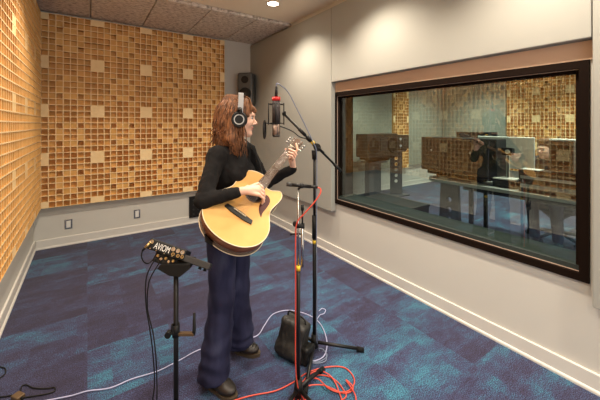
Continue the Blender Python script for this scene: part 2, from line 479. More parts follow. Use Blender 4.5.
# grey fabric acoustic panels on the right wall
PX = 2.28
def fpanel(y0, y1, z0, z1, label):
    obj('acoustic_wall_panel', MB().box((PX, y0, z0), (XR-.002, y1, z1), bev=.006), 'fabric', label=label, cat='acoustic panel', group='grey fabric panels on the right wall')
fpanel(2.722, 4.846, .513, 2.825, 'tall grey fabric acoustic panel between back corner and window, behind the microphone')
fpanel(.514, 2.718, 1.978, 2.825, 'wide grey fabric acoustic panel on the wall above the window')
fpanel(-1.7, .510, .50, 2.825, 'tall grey fabric acoustic panel at the right edge, right of the window')

# ceiling panels along the back
xs = [X0+.004, .03, .63, 1.22, 1.82, 2.345]
nm = ['first from the left wall', 'second from the left wall', 'third from the left wall', 'fourth from the left wall', 'against the right wall above the loudspeaker']
for i in range(5):
    obj('acoustic_ceiling_panel', MB().box((xs[i]+.005, 3.66, 2.865), (xs[i+1]-.005, 4.845, ZC-.002), bev=.006), 'tile',
        label='grey speckled acoustic ceiling panel over the back wall, '+nm[i], cat='ceiling panel', group='speckled ceiling panels over the back wall')

M['fabric_green'] = simple('grey_green_fabric', (.27, .29, .25), .95, bump=.25, scale=600, spec=.1)
for lo, hi, lb in (((2.7, 4.79, .5), (5.85, 4.846, 2.825), 'grey-green fabric panel on control room back wall, left of the wood strip'),
                   ((6.47, 4.79, .5), (7.92, 4.846, 2.825), 'grey-green fabric panel on control room back wall, right of the wood strip'),
                   ((7.93, 3.26, .5), (7.996, 4.78, 2.825), 'grey-green fabric panel on control room far wall beside the wide wood diffuser')):
    obj('acoustic_wall_panel', MB().box(lo, hi, bev=.006), 'fabric_green', label=lb, cat='acoustic panel', group='fabric panels in the control room')

# recessed downlights
M['lamp'] = simple('lamp_lens', (1, 1, 1), .5, emit=(1, .86, .68), est=28)
def downlight(x, y, label, power, col=(1, .87, .71), group='recessed ceiling downlights'):
    t = thing('ceiling_downlight', (x, y, ZC-.008), label, 'light', group)
    obj('trim_ring', MB().ring((x, y, ZC-.008), (0, 0, 1), .062, .08, .008), 'white', t)
    obj('lens', MB().cyl((x, y, ZC-.003), (x, y, ZC-.0005), .062, n=28), 'lamp', t)
    l = bpy.data.lights.new('downlight_beam', 'SPOT'); l.energy = power; l.color = col; l.spot_size = math.radians(128); l.spot_blend = .75; l.shadow_soft_size = .055
    lo = bpy.data.objects.new('downlight_beam', l); C.objects.link(lo); lo.parent = t; lo.location = (0, 0, -.012)
    return t
PW = 125
for x, y, lb in [(1.785, 3.175, 'round recessed downlight in the beige ceiling, lit, near the speckled panels'),
                 (1.785, 1.95, 'round recessed downlight on the right ceiling row, above the singer'),
                 (1.785, .7, 'round recessed downlight on the right ceiling row, near the window end'),
                 (1.785, -.6, 'round recessed downlight on the right ceiling row, behind the viewer'),
                 (.10, 3.175, 'round recessed downlight on the left ceiling row, nearest the back wall'),
                 (.10, 1.95, 'round recessed downlight on the left ceiling row, second from the back'),
                 (.10, .7, 'round recessed downlight on the left ceiling row, third from the back'),
                 (.10, -.6, 'round recessed downlight on the left ceiling row, behind the viewer')]:
    downlight(x, y, lb, PW if x > 1 else PW*.7)
for x, y, lb in [(4.4, 3.6, 'control room downlight over the tall loudspeaker end of the desk'), (4.4, 1.4, 'control room downlight over the desk'),
                 (6.8, 3.6, 'control room downlight in the far back corner'), (6.8, 1.4, 'control room downlight before the far wall')]:
    downlight(x, y, lb, 230, (1, .93, .82), 'control room downlights')

# wall plates
def outlet(px, py, label):
    d = None
    xr = (px-300)/FP; dirv = RV*xr+FV; d = (YB)/dirv.y; p = PP(px, py, d)
    t = thing('wall_outlet', (p.x, YB-.006, p.z-.058), label, 'outlet', 'outlets low on the back wall')
    obj('cover_plate', MB().box((p.x-.04, YB-.006, p.z-.06), (p.x+.04, YB-.0005, p.z+.06), bev=.003), 'chrome', t)
    obj('socket', MB().box((p.x-.022, YB-.011, p.z-.042), (p.x+.022, YB-.006, p.z+.042), bev=.003), 'white', t)
outlet(68.5, 224, 'small wall outlet with white socket, under left end of the back diffuser')
outlet(137, 213.8, 'small wall outlet with white socket, midway along the back wall')
t = thing('wall_connector_box', (1.40, YB-.03, .09), 'black connector box low on the back wall, partly behind the guitar', 'wall box')
obj('housing', MB().box((1.27, YB-.035, .09), (1.53, YB-.0005, .41), bev=.005), 'black', t)
for i in range(3):
    for j in range(4): obj('connector_socket', MB().cyl((1.33+i*.07, YB-.036, .14+j*.07), (1.33+i*.07, YB-.044, .14+j*.07), .014, n=12), 'darkgrey', t)

# wall loudspeaker in the corner
def local(o, f, up=(0, 0, 1)):          # matrix: x = right of facing, y = facing, z = up
    f = Vector(f).normalized(); u = Vector(up); r = f.cross(u).normalized(); u = r.cross(f)
    m = Matrix((( r.x, f.x, u.x, o[0]), (r.y, f.y, u.y, o[1]), (r.z, f.z, u.z, o[2]), (0, 0, 0, 1)))
    return m
def tm(mb, m):
    mb.v = [m @ v for v in mb.v]; return mb
sp = Vector((2.06, 4.57, 1.80)); sm = local(sp, (-.78, -.95, -.06))
t = thing('loudspeaker', sp, 'grey wall-mounted loudspeaker high in the back corner behind the singer', 'loudspeaker')
obj('cabinet', tm(MB().box((-.125, -.22, 0), (.125, .0, .52), bev=.035), sm), simple('speaker_grey', (.085, .082, .075), .5), t)
dv = MB(); dv.cyl((0, .0, .185), (0, .012, .185), .102, .092, n=32); obj('woofer', tm(dv, sm), 'black', t)
dc = MB(); dc.ball((0, .006, .185), (.035, .014, .03)); obj('dust_cap', tm(dc, sm), 'darkgrey', t)
dw = MB(); dw.cyl((0, 0, .41), (0, .008, .41), .06, .055, n=28); dw.ball((0, .006, .41), (.014, .01, .014)); obj('tweeter', tm(dw, sm), 'black', t)
br = MB(); br.cyl(sm @ Vector((0, -.19, .40)), (XR-.08, 4.80, 2.24), .012); br.box((PX-.02, 4.72, 2.18), (PX-.001, 4.83, 2.34)); obj('wall_bracket', br, 'headwood', t)
#@@END
# ------------------------------------------------------------------ skin, cloth, hair materials
def mat_skin(name='skin', base=(.72, .43, .31)):
    m, N, L, b = newmat(name)
    b.inputs['Base Color'].default_value = (*base, 1); b.inputs['Roughness'].default_value = .48
    b.inputs['Subsurface Weight'].default_value = .12; b.inputs['Subsurface Radius'].default_value = (1, .35, .2); b.inputs['Subsurface Scale'].default_value = .01
    return m
M['skin'] = mat_skin()
M['lips'] = simple('lips', (.62, .22, .19), .4)
M['eye'] = simple('eye_white', (.45, .42, .40), .3)
M['iris'] = simple('eye_iris', (.07, .04, .025), .15)
M['brow'] = simple('brow_hair', (.10, .035, .015), .8)
def mat_hair(name, c1, c2):
    m, N, L, b = newmat(name)
    tc = N.new('ShaderNodeTexCoord'); mp = N.new('ShaderNodeMapping'); mp.inputs['Scale'].default_value = (60, 60, 9)
    L.new(tc.outputs['Object'], mp.inputs[0])
    n = N.new('ShaderNodeTexNoise'); n.inputs['Scale'].default_value = 2.2; n.inputs['Detail'].default_value = 4; n.inputs['Distortion'].default_value = .6
    L.new(mp.outputs[0], n.inputs['Vector']); r = ramp(N, [(.35, c1), (.66, c2)]); L.new(n.outputs['Fac'], r.inputs[0]); L.new(r.outputs[0], b.inputs['Base Color'])
    bp = N.new('ShaderNodeBump'); bp.inputs['Strength'].default_value = .6; bp.inputs['Distance'].default_value = .006
    L.new(n.outputs['Fac'], bp.inputs['Height']); L.new(bp.outputs[0], b.inputs['Normal'])
    b.inputs['Roughness'].default_value = .55; b.inputs['Specular IOR Level'].default_value = .35
    return m
M['hair'] = mat_hair('auburn_hair', (.042, .016, .007), (.29, .120, .048))
M['hair_brown'] = mat_hair('brown_hair', (.06, .028, .014), (.22, .11, .05))
def mat_denim():
    m, N, L, b = newmat('dark_denim')
    tc = N.new('ShaderNodeTexCoord'); n = N.new('ShaderNodeTexNoise'); n.inputs['Scale'].default_value = 5; n.inputs['Detail'].default_value = 6
    mp = N.new('ShaderNodeMapping'); mp.inputs['Scale'].default_value = (1.6, 1.6, .5); L.new(tc.outputs['Object'], mp.inputs[0]); L.new(mp.outputs[0], n.inputs['Vector'])
    r = ramp(N, [(.3, (.014, .013, .032)), (.55, (.029, .030, .066)), (.75, (.075, .080, .135))]); L.new(n.outputs['Fac'], r.inputs[0])
    n2 = N.new('ShaderNodeTexNoise'); n2.inputs['Scale'].default_value = 420; L.new(tc.outputs['Object'], n2.inputs['Vector'])
    bp = N.new('ShaderNodeBump'); bp.inputs['Strength'].default_value = .4; bp.inputs['Distance'].default_value = .003; L.new(n2.outputs['Fac'], bp.inputs['Height']); L.new(bp.outputs[0], b.inputs['Normal'])
    L.new(r.outputs[0], b.inputs['Base Color']); b.inputs['Roughness'].default_value = .9; b.inputs['Specular IOR Level'].default_value = .15
    return m
M['denim'] = mat_denim()
M['knit'] = simple('black_knit', (.008, .007, .007), .9, bump=.3, scale=350, spec=.2)
M['boot'] = simple('dark_brown_leather', (.016, .010, .007), .45, bump=.15, scale=60)
M['bootsole'] = simple('tan_boot_welt', (.06, .04, .022), .7)
M['spruce'] = mat_wood_grain('spruce_top', (.56, .29, .080), (.67, .385, .125), (1, 1, 1), .5, .25, False, 5)
M['rosewood'] = mat_wood_grain('reddish_side_wood', (.10, .035, .018), (.20, .08, .04), (1, 1, 8), .25, .5, False, 6)
M['ebony'] = simple('fretboard_wood', (.10, .062, .042), .75, var=.2, spec=.15)
M['pick'] = simple('tortoise_pickguard', (.055, .008, .006), .5, var=.5, vscale=40, spec=.25)
M['bind'] = simple('cream_binding', (.70, .58, .40), .4)

# ------------------------------------------------------------------ the guitar's own frame
GT = W(-.393, 1.48, .947)
def dirW(r, d, z): return (RV*r+FV*d+Vector((0, 0, z)))
GU = dirW(.395, .79, .46).normalized()
GW = dirW(.83, -.12, -.54); GW = (GW-GU*GW.dot(GU)).normalized()
GN = GU.cross(GW); GN = -GN if GN.z < 0 else GN
def G(t, w, n=0): return GT+GU*t+GW*w+GN*n

up = [(0, .0), (.004, .05), (.018, .10), (.04, .14), (.075, .175), (.115, .195), (.16, .2), (.205, .19), (.25, .163), (.285, .143), (.315, .137), (.35, .141), (.39, .148), (.425, .147), (.455, .135), (.48, .108), (.495, .07), (.5, .03)]
lo_ = [(0, .0), (.004, .05), (.018, .10), (.04, .14), (.075, .175), (.115, .195), (.16, .2), (.205, .19), (.25, .163), (.285, .143), (.315, .137), (.35, .141), (.385, .147), (.42, .149), (.447, .142), (.462, .128), (.462, .112), (.448, .092), (.434, .072), (.428, .05), (.43, .034), (.44, .028), (.5, .028)]
loop = [(.02+.96*t, -w*.92) for t, w in up[::-1]]+[(.02+.96*t, w*.92) for t, w in lo_[1:]]
sm2 = [(v.x, v.y) for v in catmull([(a, b, 0) for a, b in loop], 4)]
gt = thing('acoustic_guitar', GT, 'acoustic cutaway guitar with pale spruce top and dark sides, played by the singer', 'guitar')
body = MB(); body.prism(sm2, G(0, 0, -.093), GU, GW, GN, .091, smoothside=True); obj('body', body, 'rosewood', gt)
top = MB(); top.prism(sm2, G(0, 0, -.002), GU, GW, GN, .003); obj('soundboard', top, 'spruce', gt, label='pale spruce soundboard')
bd = MB(); n_ = len(sm2)
bd.tube([G(a, b, .0) for a, b in sm2], .0028, 6, closed=True); bd.tube([G(a, b, -.092) for a, b in sm2], .0028, 6, closed=True); obj('binding', bd, 'bind', gt)
obj('rosette', MB().ring(G(.35, 0, .001), GN, .049, .058, .0012), 'ebony', gt)
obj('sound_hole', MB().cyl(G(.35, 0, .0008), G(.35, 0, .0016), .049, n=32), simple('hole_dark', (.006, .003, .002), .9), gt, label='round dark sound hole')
pg = [(.385, .054), (.35, .062), (.31, .058), (.275, .072), (.245, .104), (.272, .098), (.312, .100), (.35, .098), (.374, .088), (.388, .070)]
obj('pickguard', MB().prism([(v.x, v.y) for v in catmull([(a, b, 0) for a, b in pg], 4, True)], G(0, 0, .001), GU, GW, GN, .0015), 'pick', gt, label='dark red tortoise pickguard')
brg = [(.175, -.085), (.195, -.08), (.198, -.03), (.2, 0), (.198, .03), (.195, .08), (.175, .085), (.168, .04), (.168, -.04)]
obj('bridge', MB().prism(brg, G(0, 0, .001), GU, GW, GN, .009), 'black', gt)
obj('saddle', MB().box((0, -.038, 0), (.003, .038, .006), mtx=Matrix(((GU.x, GW.x, GN.x, G(.188, 0, .0095).x), (GU.y, GW.y, GN.y, G(.188, 0, .0095).y), (GU.z, GW.z, GN.z, G(.188, 0, .0095).z), (0, 0, 0, 1)))), 'bind', gt)
nk = MB(); rings = []
def neckring(t, hw, dep, n0=.0):
    return [G(t, hw*math.cos(a), n0-dep*math.sin(a)) for a in [math.pi*i/10 for i in range(11)]]
secs = [(.44, .028, .03), (.5, .028, .024), (.56, .0265, .02), (.7, .024, .019), (.845, .0215, .018), (.87, .021, .014)]
vs = []; [vs.extend(neckring(*s_)) for s_ in secs]; fs = []
for i in range(len(secs)-1):
    for j in range(10): a = i*11+j; fs.append((a, a+1, a+12, a+11))
    fs.append((i*11, i*11+11, i*11+21, i*11+10))
fs.append(tuple(range(11))); fs.append(tuple(range(55, 66))[::-1]); nk.add(vs, fs, 0, True)
obj('neck', nk, 'rosewood', gt)
obj('fretboard', MB().prism([(.40, -.0285), (.40, .0285), (.855, .0215), (.855, -.0215)], G(0, 0, .001), GU, GW, GN, .006), 'ebony', gt)
frt = MB()
for k in range(1, 20):
    t_ = .188+(.857-.188)*(2**(-k/12)); t_ = .857-(.857-.188)*(1-2**(-k/12))
    if t_ < .405: break
    hw = .0215+(.0285-.0215)*(.855-t_)/.455
    frt.tube([G(t_, -hw, .0075), G(t_, hw, .0075)], .0008, 5)
obj('frets', frt, 'chrome', gt)
obj('nut', MB().prism([(.855, -.0215), (.855, .0215), (.86, .0215), (.86, -.0215)], G(0, 0, .001), GU, GW, GN, .008), 'bind', gt)
HS = (GU-GN*.22).normalized(); HN = GW.cross(HS); HN = -HN if HN.dot(GN) < 0 else HN
ho = G(.86, 0, .002)
obj('headstock', MB().prism([(0, -.022), (.02, -.03), (.14, -.037), (.15, -.03), (.145, -.012), (.158, 0), (.145, .012), (.15, .03), (.14, .037), (.02, .03), (0, .022)], ho-HN*.014, HS, GW, HN, .014), 'ebony', gt)
for sgn in (-1, 1):
    for k in range(3):
        q = ho+HS*(.035+.042*k)+GW*(sgn*(.02+.002*k))
        tn = MB(); tn.cyl(q-HN*.018, q+HN*.012, .0045, n=10); e = q-HN*.012+GW*(sgn*.036); tn.cyl(q-HN*.012, e, .003, n=8)
        tn.ball(e, .009, mtx=None, nu=10, nv=6); obj('tuning_peg', tn, 'chrome', gt)
for k in range(6):
    w0 = (k-2.5)*.0105; w1 = (k-2.5)*.0072; sgn = -1 if k < 3 else 1; kk = (k if k < 3 else 5-k)
    q = ho+HS*(.035+.042*(2-kk))+GW*(sgn*(.02+.002*(2-kk)))+HN*.006
    obj('string', MB().tube([G(.185, w0, .016), G(.858, w1, .0105), q], .0007, 5), 'chrome', gt)

# ------------------------------------------------------------------ the singer
FT = dirW(.89, -.45, 0).normalized(); RT = dirW(-.45, -.89, 0).normalized()       # torso forward, her right side
ZU = Vector((0, 0, 1))
TC = W(-.415, 1.90, 0)
def Tt(f, s, z): return TC+FT*f+RT*s+ZU*z
sing = thing('person', W(-.44, 1.88, 0), 'woman singing with auburn hair, black sweater and dark wide jeans, holding a guitar', 'person')
FH = dirW(.965, .25, -.08).normalized(); SH = FH.cross(ZU).normalized(); UH = SH.cross(FH)    # head: forward, her right, up
HO = W(-.378, 1.90, 1.545)
def Hh(f, s, u): return HO+FH*f+SH*s+UH*u
HB = (FH, SH, UH)
TB = (FT, RT, ZU)
sh_r = W(-.475, 1.775, 1.322); sh_l = W(-.345, 2.03, 1.325)
el_r = W(-.497, 1.60, 1.107); wr_r = G(.262, -.055, .072)
el_l = W(-.235, 2.13, 1.10)
wr_l = G(.775, .085, -.088)
hip_r = W(-.455, 1.825, .90); hip_l = W(-.395, 1.985, .90)
kn_r = W(-.452, 1.80, .50); kn_l = W(-.402, 2.00, .50)
an_r = W(-.495, 1.785, .09); an_l = W(-.395, 2.06, .09)

def face_prims(H, B, nose=1.0):
    P = []
    P.append(el(H(-.022, 0, .038), B, (.096, .074, .088)))
    P.append(el(H(.028, 0, -.015), B, (.066, .062, .085), .03))
    P.append(rc(H(.01, .042, -.065), H(.066, .006, -.094), .026, .017, .03)); P.append(rc(H(.01, -.042, -.065), H(.066, -.006, -.094), .026, .017, .03))
    P.append(el(H(.074, 0, -.096), B, (.017, .018, .015), .015))
    P.append(el(H(.058, .034, -.03), B, (.026, .022, .022), .02)); P.append(el(H(.058, -.034, -.03), B, (.026, .022, .022), .02))
    P.append(rc(H(.08, .028, .022), H(.088, -.0, .022), .012, .012, .015)); P.append(rc(H(.08, -.028, .022), H(.088, 0, .022), .012, .012, .015))
    for s in (-1, 1): P.append(el(H(.094, s*.031, .001), B, (.016, .018, .011), .008, True))
    P.append(rc(H(.088, 0, .006), H(.113*nose, 0, -.030), .0065, .0095, .010))
    for s in (-1, 1): P.append(el(H(.099, s*.010, -.035), B, (.010, .0075, .007), .006))
    P.append(el(H(.088, 0, -.056), B, (.013, .022, .006), .005)); P.append(el(H(.086, 0, -.067), B, (.013, .019, .0065), .005))
    P.append(el(H(.099, 0, -.0612), B, (.010, .015, .0032), .003, True))     # parted lips
    for s in (-1, 1): P.append(el(H(-.005, s*.076, -.008), B, (.016, .008, .030), .008))
    return P
sk = face_prims(Hh, HB)
nb = Tt(.0, 0, 1.35)
sk += [rc(Hh(-.022, 0, -.06), nb, .054, .058, .025), rc(sh_r+Vector((0, 0, .01)), sh_l+Vector((0, 0, .01)), .038, .038, .05)]
sk += [el(Tt(0, 0, 1.20), TB, (.085, .125, .15), .04), el(Tt(.0, 0, .97), TB, (.08, .12, .12), .04)]
for hp, kn, an in ((hip_r, kn_r, an_r), (hip_l, kn_l, an_l)): sk += [rc(hp, kn, .065, .05, .03), rc(kn, an, .045, .033, .03)]
for sh, e_, wr in ((sh_r, el_r, wr_r), (sh_l, el_l, wr_l)): sk += [rc(sh, e_, .036, .031, .02), rc(e_, wr, .031, .021, .01)]
def post_sk(P, d): return d
skin = organic(sk, .0052)

def hand_prims(wr, K0, K1, tips, bends, thumb, back):
    """wrist, knuckle line from index K0 to little K1, fingertips, finger bend points, thumb chain, palm normal"""
    P = []
    kn = [K0.lerp(K1, i/3) for i in range(4)]
    for i, k in enumerate(kn): P.append(rc(wr.lerp(k, .12), k, .0125, .0098, .008))
    P.append(rc(wr, (K0+K1)/2, .019, .013, .012))
    rs = [.0082, .0085, .0080, .0070]
    for i in range(4):
        b0, b1 = bends[i]
        P.append(rc(kn[i], b0, rs[i]+.0012, rs[i], .003)); P.append(rc(b0, b1, rs[i], rs[i]-.0006, .002)); P.append(rc(b1, tips[i], rs[i]-.0006, rs[i]-.0016, .002))
    a, b, c = thumb
    P.append(rc(wr.lerp(a, .2), a, .014, .0115, .008)); P.append(rc(a, b, .0110, .0098, .003)); P.append(rc(b, c, .0098, .0078, .003))
    return P
# right hand strumming over the sound hole: index near the neck side, fingers curling onto the strings
K0 = G(.372, -.015, .060); K1 = G(.318, .030, .055)
rbend = []; rtips = []
for i in range(4):
    k = K0.lerp(K1, i/3); m_ = 1-.12*abs(i-1)
    b0 = k+GU*(.006*m_)+GW*(.034*m_)-GN*(.010); b1 = b0+GW*(.016*m_)-GN*(.022*m_)-GU*.003; tp = b1+GW*(-.002)-GN*(.016)-GU*.006
    rbend.append((b0, b1)); rtips.append(tp)
sk_r = hand_prims(wr_r, K0, K1, rtips, rbend, (G(.322, -.048, .050), G(.352, -.022, .034), G(.372, .004, .022)), GN)
sk_r.append(rc(wr_r, wr_r.lerp(el_r, .35), .021, .026, .01))
# left hand fretting: palm below and behind the neck, fingers come round the treble edge onto the fretboard
LK0 = G(.828, .040, -.022); LK1 = G(.762, .048, -.022)
wr_l = G(.775, .085, -.088)
lb = []; lt = []
for i in range(4):
    k = LK0.lerp(LK1, i/3)+GU*(.004*(1.5-i))
    out = [.052, .054, .050, .044][i]
    b0 = k+GN*.030+GW*.010; b1 = b0+GN*.013-GW*.020; tp = G((k-GT).dot(GU)-.004, [.004, -.006, .006, .012][i], .0155)
    if i == 0: b0 = k+GN*.040+GU*.012; b1 = b0+GN*.010-GW*.018+GU*.014; tp = b1-GW*.012+GU*.014+GN*.002   # raised index finger
    lb.append((b0, b1)); lt.append(tp)
sk_l = hand_prims(wr_l, LK0, LK1, lt, lb, (G(.80, .028, -.052), G(.812, -.008, -.040), G(.818, -.030, -.016)), GN)
sk_l.append(rc(wr_l, wr_l.lerp(el_l, .35), .021, .026, .01))
hR = organic(sk_r, .0026); hL = organic(sk_l, .0026)
allb = MB(); allb.add(skin.v, skin.f, 0, True); allb.add(hR.v, hR.f, 0, True); allb.add(hL.v, hL.f, 0, True)
# lip colour by position; eyes
for q in range(len(allb.f)):
    c = allb.v[allb.f[q][0]]-HO; f_, s_, u_ = c.dot(FH), c.dot(SH), c.dot(UH)
    if f_ > .086 and abs(s_) < .024 and -.0735 < u_ < -.0505 and (s_/.024)**2+((u_+.062)/.0125)**2 < 1: allb.m[q] = 1
for s in (-1, 1):
    e = Hh(.0755, s*.031, .001)
    allb.ball(e, .0113, 2); allb.ball(e+FH*.0065+SH*(s*.001), .0072, 3)
    allb.tube([Hh(.0865, s*.018, .013), Hh(.088, s*.03, .0165), Hh(.078, s*.046, .012)], [.0022, .0026, .001], 6, 4)
    allb.tube([Hh(.088, s*.018, .004), Hh(.0885, s*.031, .0085), Hh(.079, s*.045, .003)], [.001, .0013, .0008], 6, 4)
obj('body', allb, ['skin', 'lips', 'eye', 'iris', 'brow'], sing, fixn=False, label='bare face, neck and hands')

# sweater
wrc_r = wr_r.lerp(el_r, .16); wrc_l = wr_l.lerp(el_l, .03)
sw = [el(Tt(.0, 0, 1.21), TB, (.105, .138, .17), .05), el(Tt(.0, 0, 1.0), TB, (.095, .13, .15), .05), el(Tt(.0, 0, .93), TB, (.10, .142, .10), .04),
      el(Tt(.07, .055, 1.20), TB, (.055, .055, .055), .04), el(Tt(.07, -.055, 1.20), TB, (.055, .055, .055), .04),
      rc(sh_r, nb+Vector((0, 0, -.015)), .048, .052, .04), rc(sh_l, nb+Vector((0, 0, -.015)), .048, .052, .04),
      rc(nb-Vector((0, 0, .03)), nb+Vector((0, 0, .012))+FT*.004, .066, .060, .02),
      rc(sh_r, el_r, .052, .041, .03), rc(el_r, wrc_r, .041, .031, .015), rc(sh_l, el_l, .052, .041, .03), rc(el_l, wrc_l, .041, .031, .015)]
def post_sw(P, d):
    d = d+.0035*noise3(P, 38, 1.)+.002*noise3(P, 75, 2.)
    return np.maximum(d, .90-P[..., 2])
swm = organic(sw, .006, post_sw)
obj('sweater', swm, 'knit', sing, fixn=False, label='black long-sleeved sweater')
# jeans: wide legs that flare over the boots
def legp(hp, kn, an):
    return [rc(hp, kn, .090, .071, .03), rc(kn, an+Vector((0, 0, -.035)), .071, .089, .03)]
je = [el(Tt(-.01, 0, .93), TB, (.115, .155, .10), .04), el(Tt(-.045, .05, .87), TB, (.085, .08, .09), .04), el(Tt(-.045, -.05, .87), TB, (.085, .08, .09), .04)]
def post_je(P, d):
    z = P[..., 2]
    d = d+.006*noise3(P, 22, 3.)*np.clip((1.0-z)*2, .3, 1)+.0035*np.sin(z*70+6*noise3(P, 9, 1.))*np.clip((.45-z)*4, 0, 1)
    return np.maximum(np.maximum(d, z-.985), .062-z)
jm = MB()
for L_ in (legp(hip_r, kn_r, an_r), legp(hip_l, kn_l, an_l)):
    pass
je_m = organic(je+legp(hip_r, kn_r, an_r)[:1]+legp(hip_l, kn_l, an_l)[:1]+legp(hip_r, kn_r, an_r)[1:]+legp(hip_l, kn_l, an_l)[1:], .0075, post_je)
obj('jeans', je_m, 'denim', sing, fixn=False, label='dark indigo wide-leg jeans')
# boots
def boot(an, toe):
    t_ = Vector((toe.x-an.x, toe.y-an.y, 0)).normalized(); s_ = t_.cross(ZU); B = (t_, s_, ZU); a0 = Vector((an.x, an.y, 0))
    L_ = (Vector((toe.x, toe.y, 0))-a0).length
    p = [rc(a0+ZU*.19, a0+ZU*.06-t_*.01, .043, .042, .02), el(a0+t_*(L_-.062)+ZU*.036, B, (.066, .043, .028), .025), rc(a0+t_*.02+ZU*.068, a0+t_*(L_-.08)+ZU*.042, .040, .032, .03), el(a0-t_*.03+ZU*.045, B, (.040, .036, .045), .02)]
    def post(P, d): return np.maximum(d, .024-P[..., 2])
    up_ = organic(p, .0045, post); b = obj('boot', up_, 'boot', sing, fixn=False)
    ol = []
    for k in range(32):
        a = 2*math.pi*k/32; x = math.cos(a); y = math.sin(a)
        c_ = (L_-.075)/2; hl = (L_-.012+.068)/2
        wd_ = .044+.005*x-.008*math.exp(-((x+.15)/.3)**2)
        ol.append((c_+.024+x*hl, y*wd_))
    so = MB(); so.prism(ol, a0, t_, s_, ZU, .018, smoothside=False); obj('sole', so, 'bootsole', b, label='tan welted sole')
    lc = MB()
    for k in range(5):
        c_ = a0+t_*(.045+.017*k)+ZU*(.105-.0115*k); lc.tube([c_+s_*.022-ZU*.004, c_+ZU*.004, c_-s_*.022-ZU*.004], .0022, 5)
    obj('laces', lc, 'black', b)
boot(an_r, W(-.358, 1.708, 0)); boot(an_l, W(-.272, 2.03, 0))
# hair: soft mass plus wavy locks
hp = [el(Hh(-.022, 0, .034), HB, (.100, .087, .094), .03), el(Hh(-.048, 0, -.03), HB, (.070, .086, .09), .04)]
for s in (-1, 1):
    hp += [rc(Hh(-.03, s*.070, -.01), Hh(-.035, s*.078, -.13), .036, .036, .03), rc(Hh(-.035, s*.078, -.13), Hh(.005, s*.072, -.215), .034, .016, .02)]
hp += [rc(Hh(-.068, 0, -.02), Hh(-.082, .0, -.15), .050, .043, .03), rc(Hh(-.065, .045, -.05), Hh(-.078, .05, -.19), .042, .022, .03), rc(Hh(-.065, -.045, -.05), Hh(-.078, -.05, -.19), .042, .022, .03),
       rc(Hh(.035, .04, .088), Hh(.082, .012, .048), .030, .016, .02), rc(Hh(.035, -.04, .088), Hh(.082, -.012, .048), .030, .016, .02), rc(Hh(.03, 0, .10), Hh(.086, 0, .045), .03, .016, .02),
       rc(Hh(.05, .05, .06), Hh(.055, .068, .01), .022, .010, .02), rc(Hh(.05, -.05, .06), Hh(.055, -.068, .01), .022, .010, .02),
       el(Hh(.095, 0, -.05), HB, (.075, .055, .083), .012, True)]
def post_h(P, d):
    q = P-_v(HO); f_ = q@_v(FH); s_ = q@_v(SH); u_ = q@_v(UH)
    return d+.0016*np.sin(s_*220+f_*190+7*noise3(P, 14, 1.)+u_*20)+.003*noise3(P, 30, 2.)
hm = organic(hp, .0045, post_h)
rng = random.Random(3)
for i in range(330):
    a = rng.uniform(-2.7, 2.7)                       # 0 = back of head
    if abs(a) > 2.05: continue
    rb = 1.02
    st_ = Hh(-.03-.05*math.cos(a), .04*math.sin(a), .13)
    mid = Hh(-.026-.101*rb*math.cos(a), .093*rb*math.sin(a), .02+rng.uniform(-.02, .02))
    ln = rng.uniform(.09, .19) if abs(a) < 1.2 else rng.uniform(.15, .24)
    fo = .02 if abs(a) > 1.1 else 0
    p3 = Hh(-.030-.098*math.cos(a)+fo+rng.uniform(-.012, .012), .095*math.sin(a)+rng.uniform(-.012, .012), -.07)
    p4 = Hh(-.032-.098*math.cos(a)+fo*2+rng.uniform(-.028, .028), .09*math.sin(a)+rng.uniform(-.022, .022), -ln)
    cv = catmull([st_, mid, p3, p4], 7); ph = rng.uniform(0, 6); am = rng.uniform(.003, .007)
    cv = [c+SH*am*math.sin(ph+k*.8)*min(1, k/8)+FH*am*math.cos(ph+k*.75)*min(1, k/8) for k, c in enumerate(cv)]
    hm.tube(cv, [.0016+.0030*math.sin(math.pi*k/(len(cv)-1))*(1-.5*k/len(cv)) for k in range(len(cv))], 5)
for i in range(60):                                  # fringe
    s = rng.uniform(-.06, .06)
    cv = catmull([Hh(.0, s*.5, .138), Hh(.055, s*.9, .115), Hh(.088-abs(s)*.35, s*1.1, .07), Hh(.092-abs(s)*.45, s*1.2, .028+rng.uniform(-.006, .012))], 5)
    hm.tube(cv, [.0034-.0024*k/(len(cv)-1) for k in range(len(cv))], 5)
obj('hair', hm, 'hair', sing, fixn=False, label='wavy auburn shoulder-length hair')

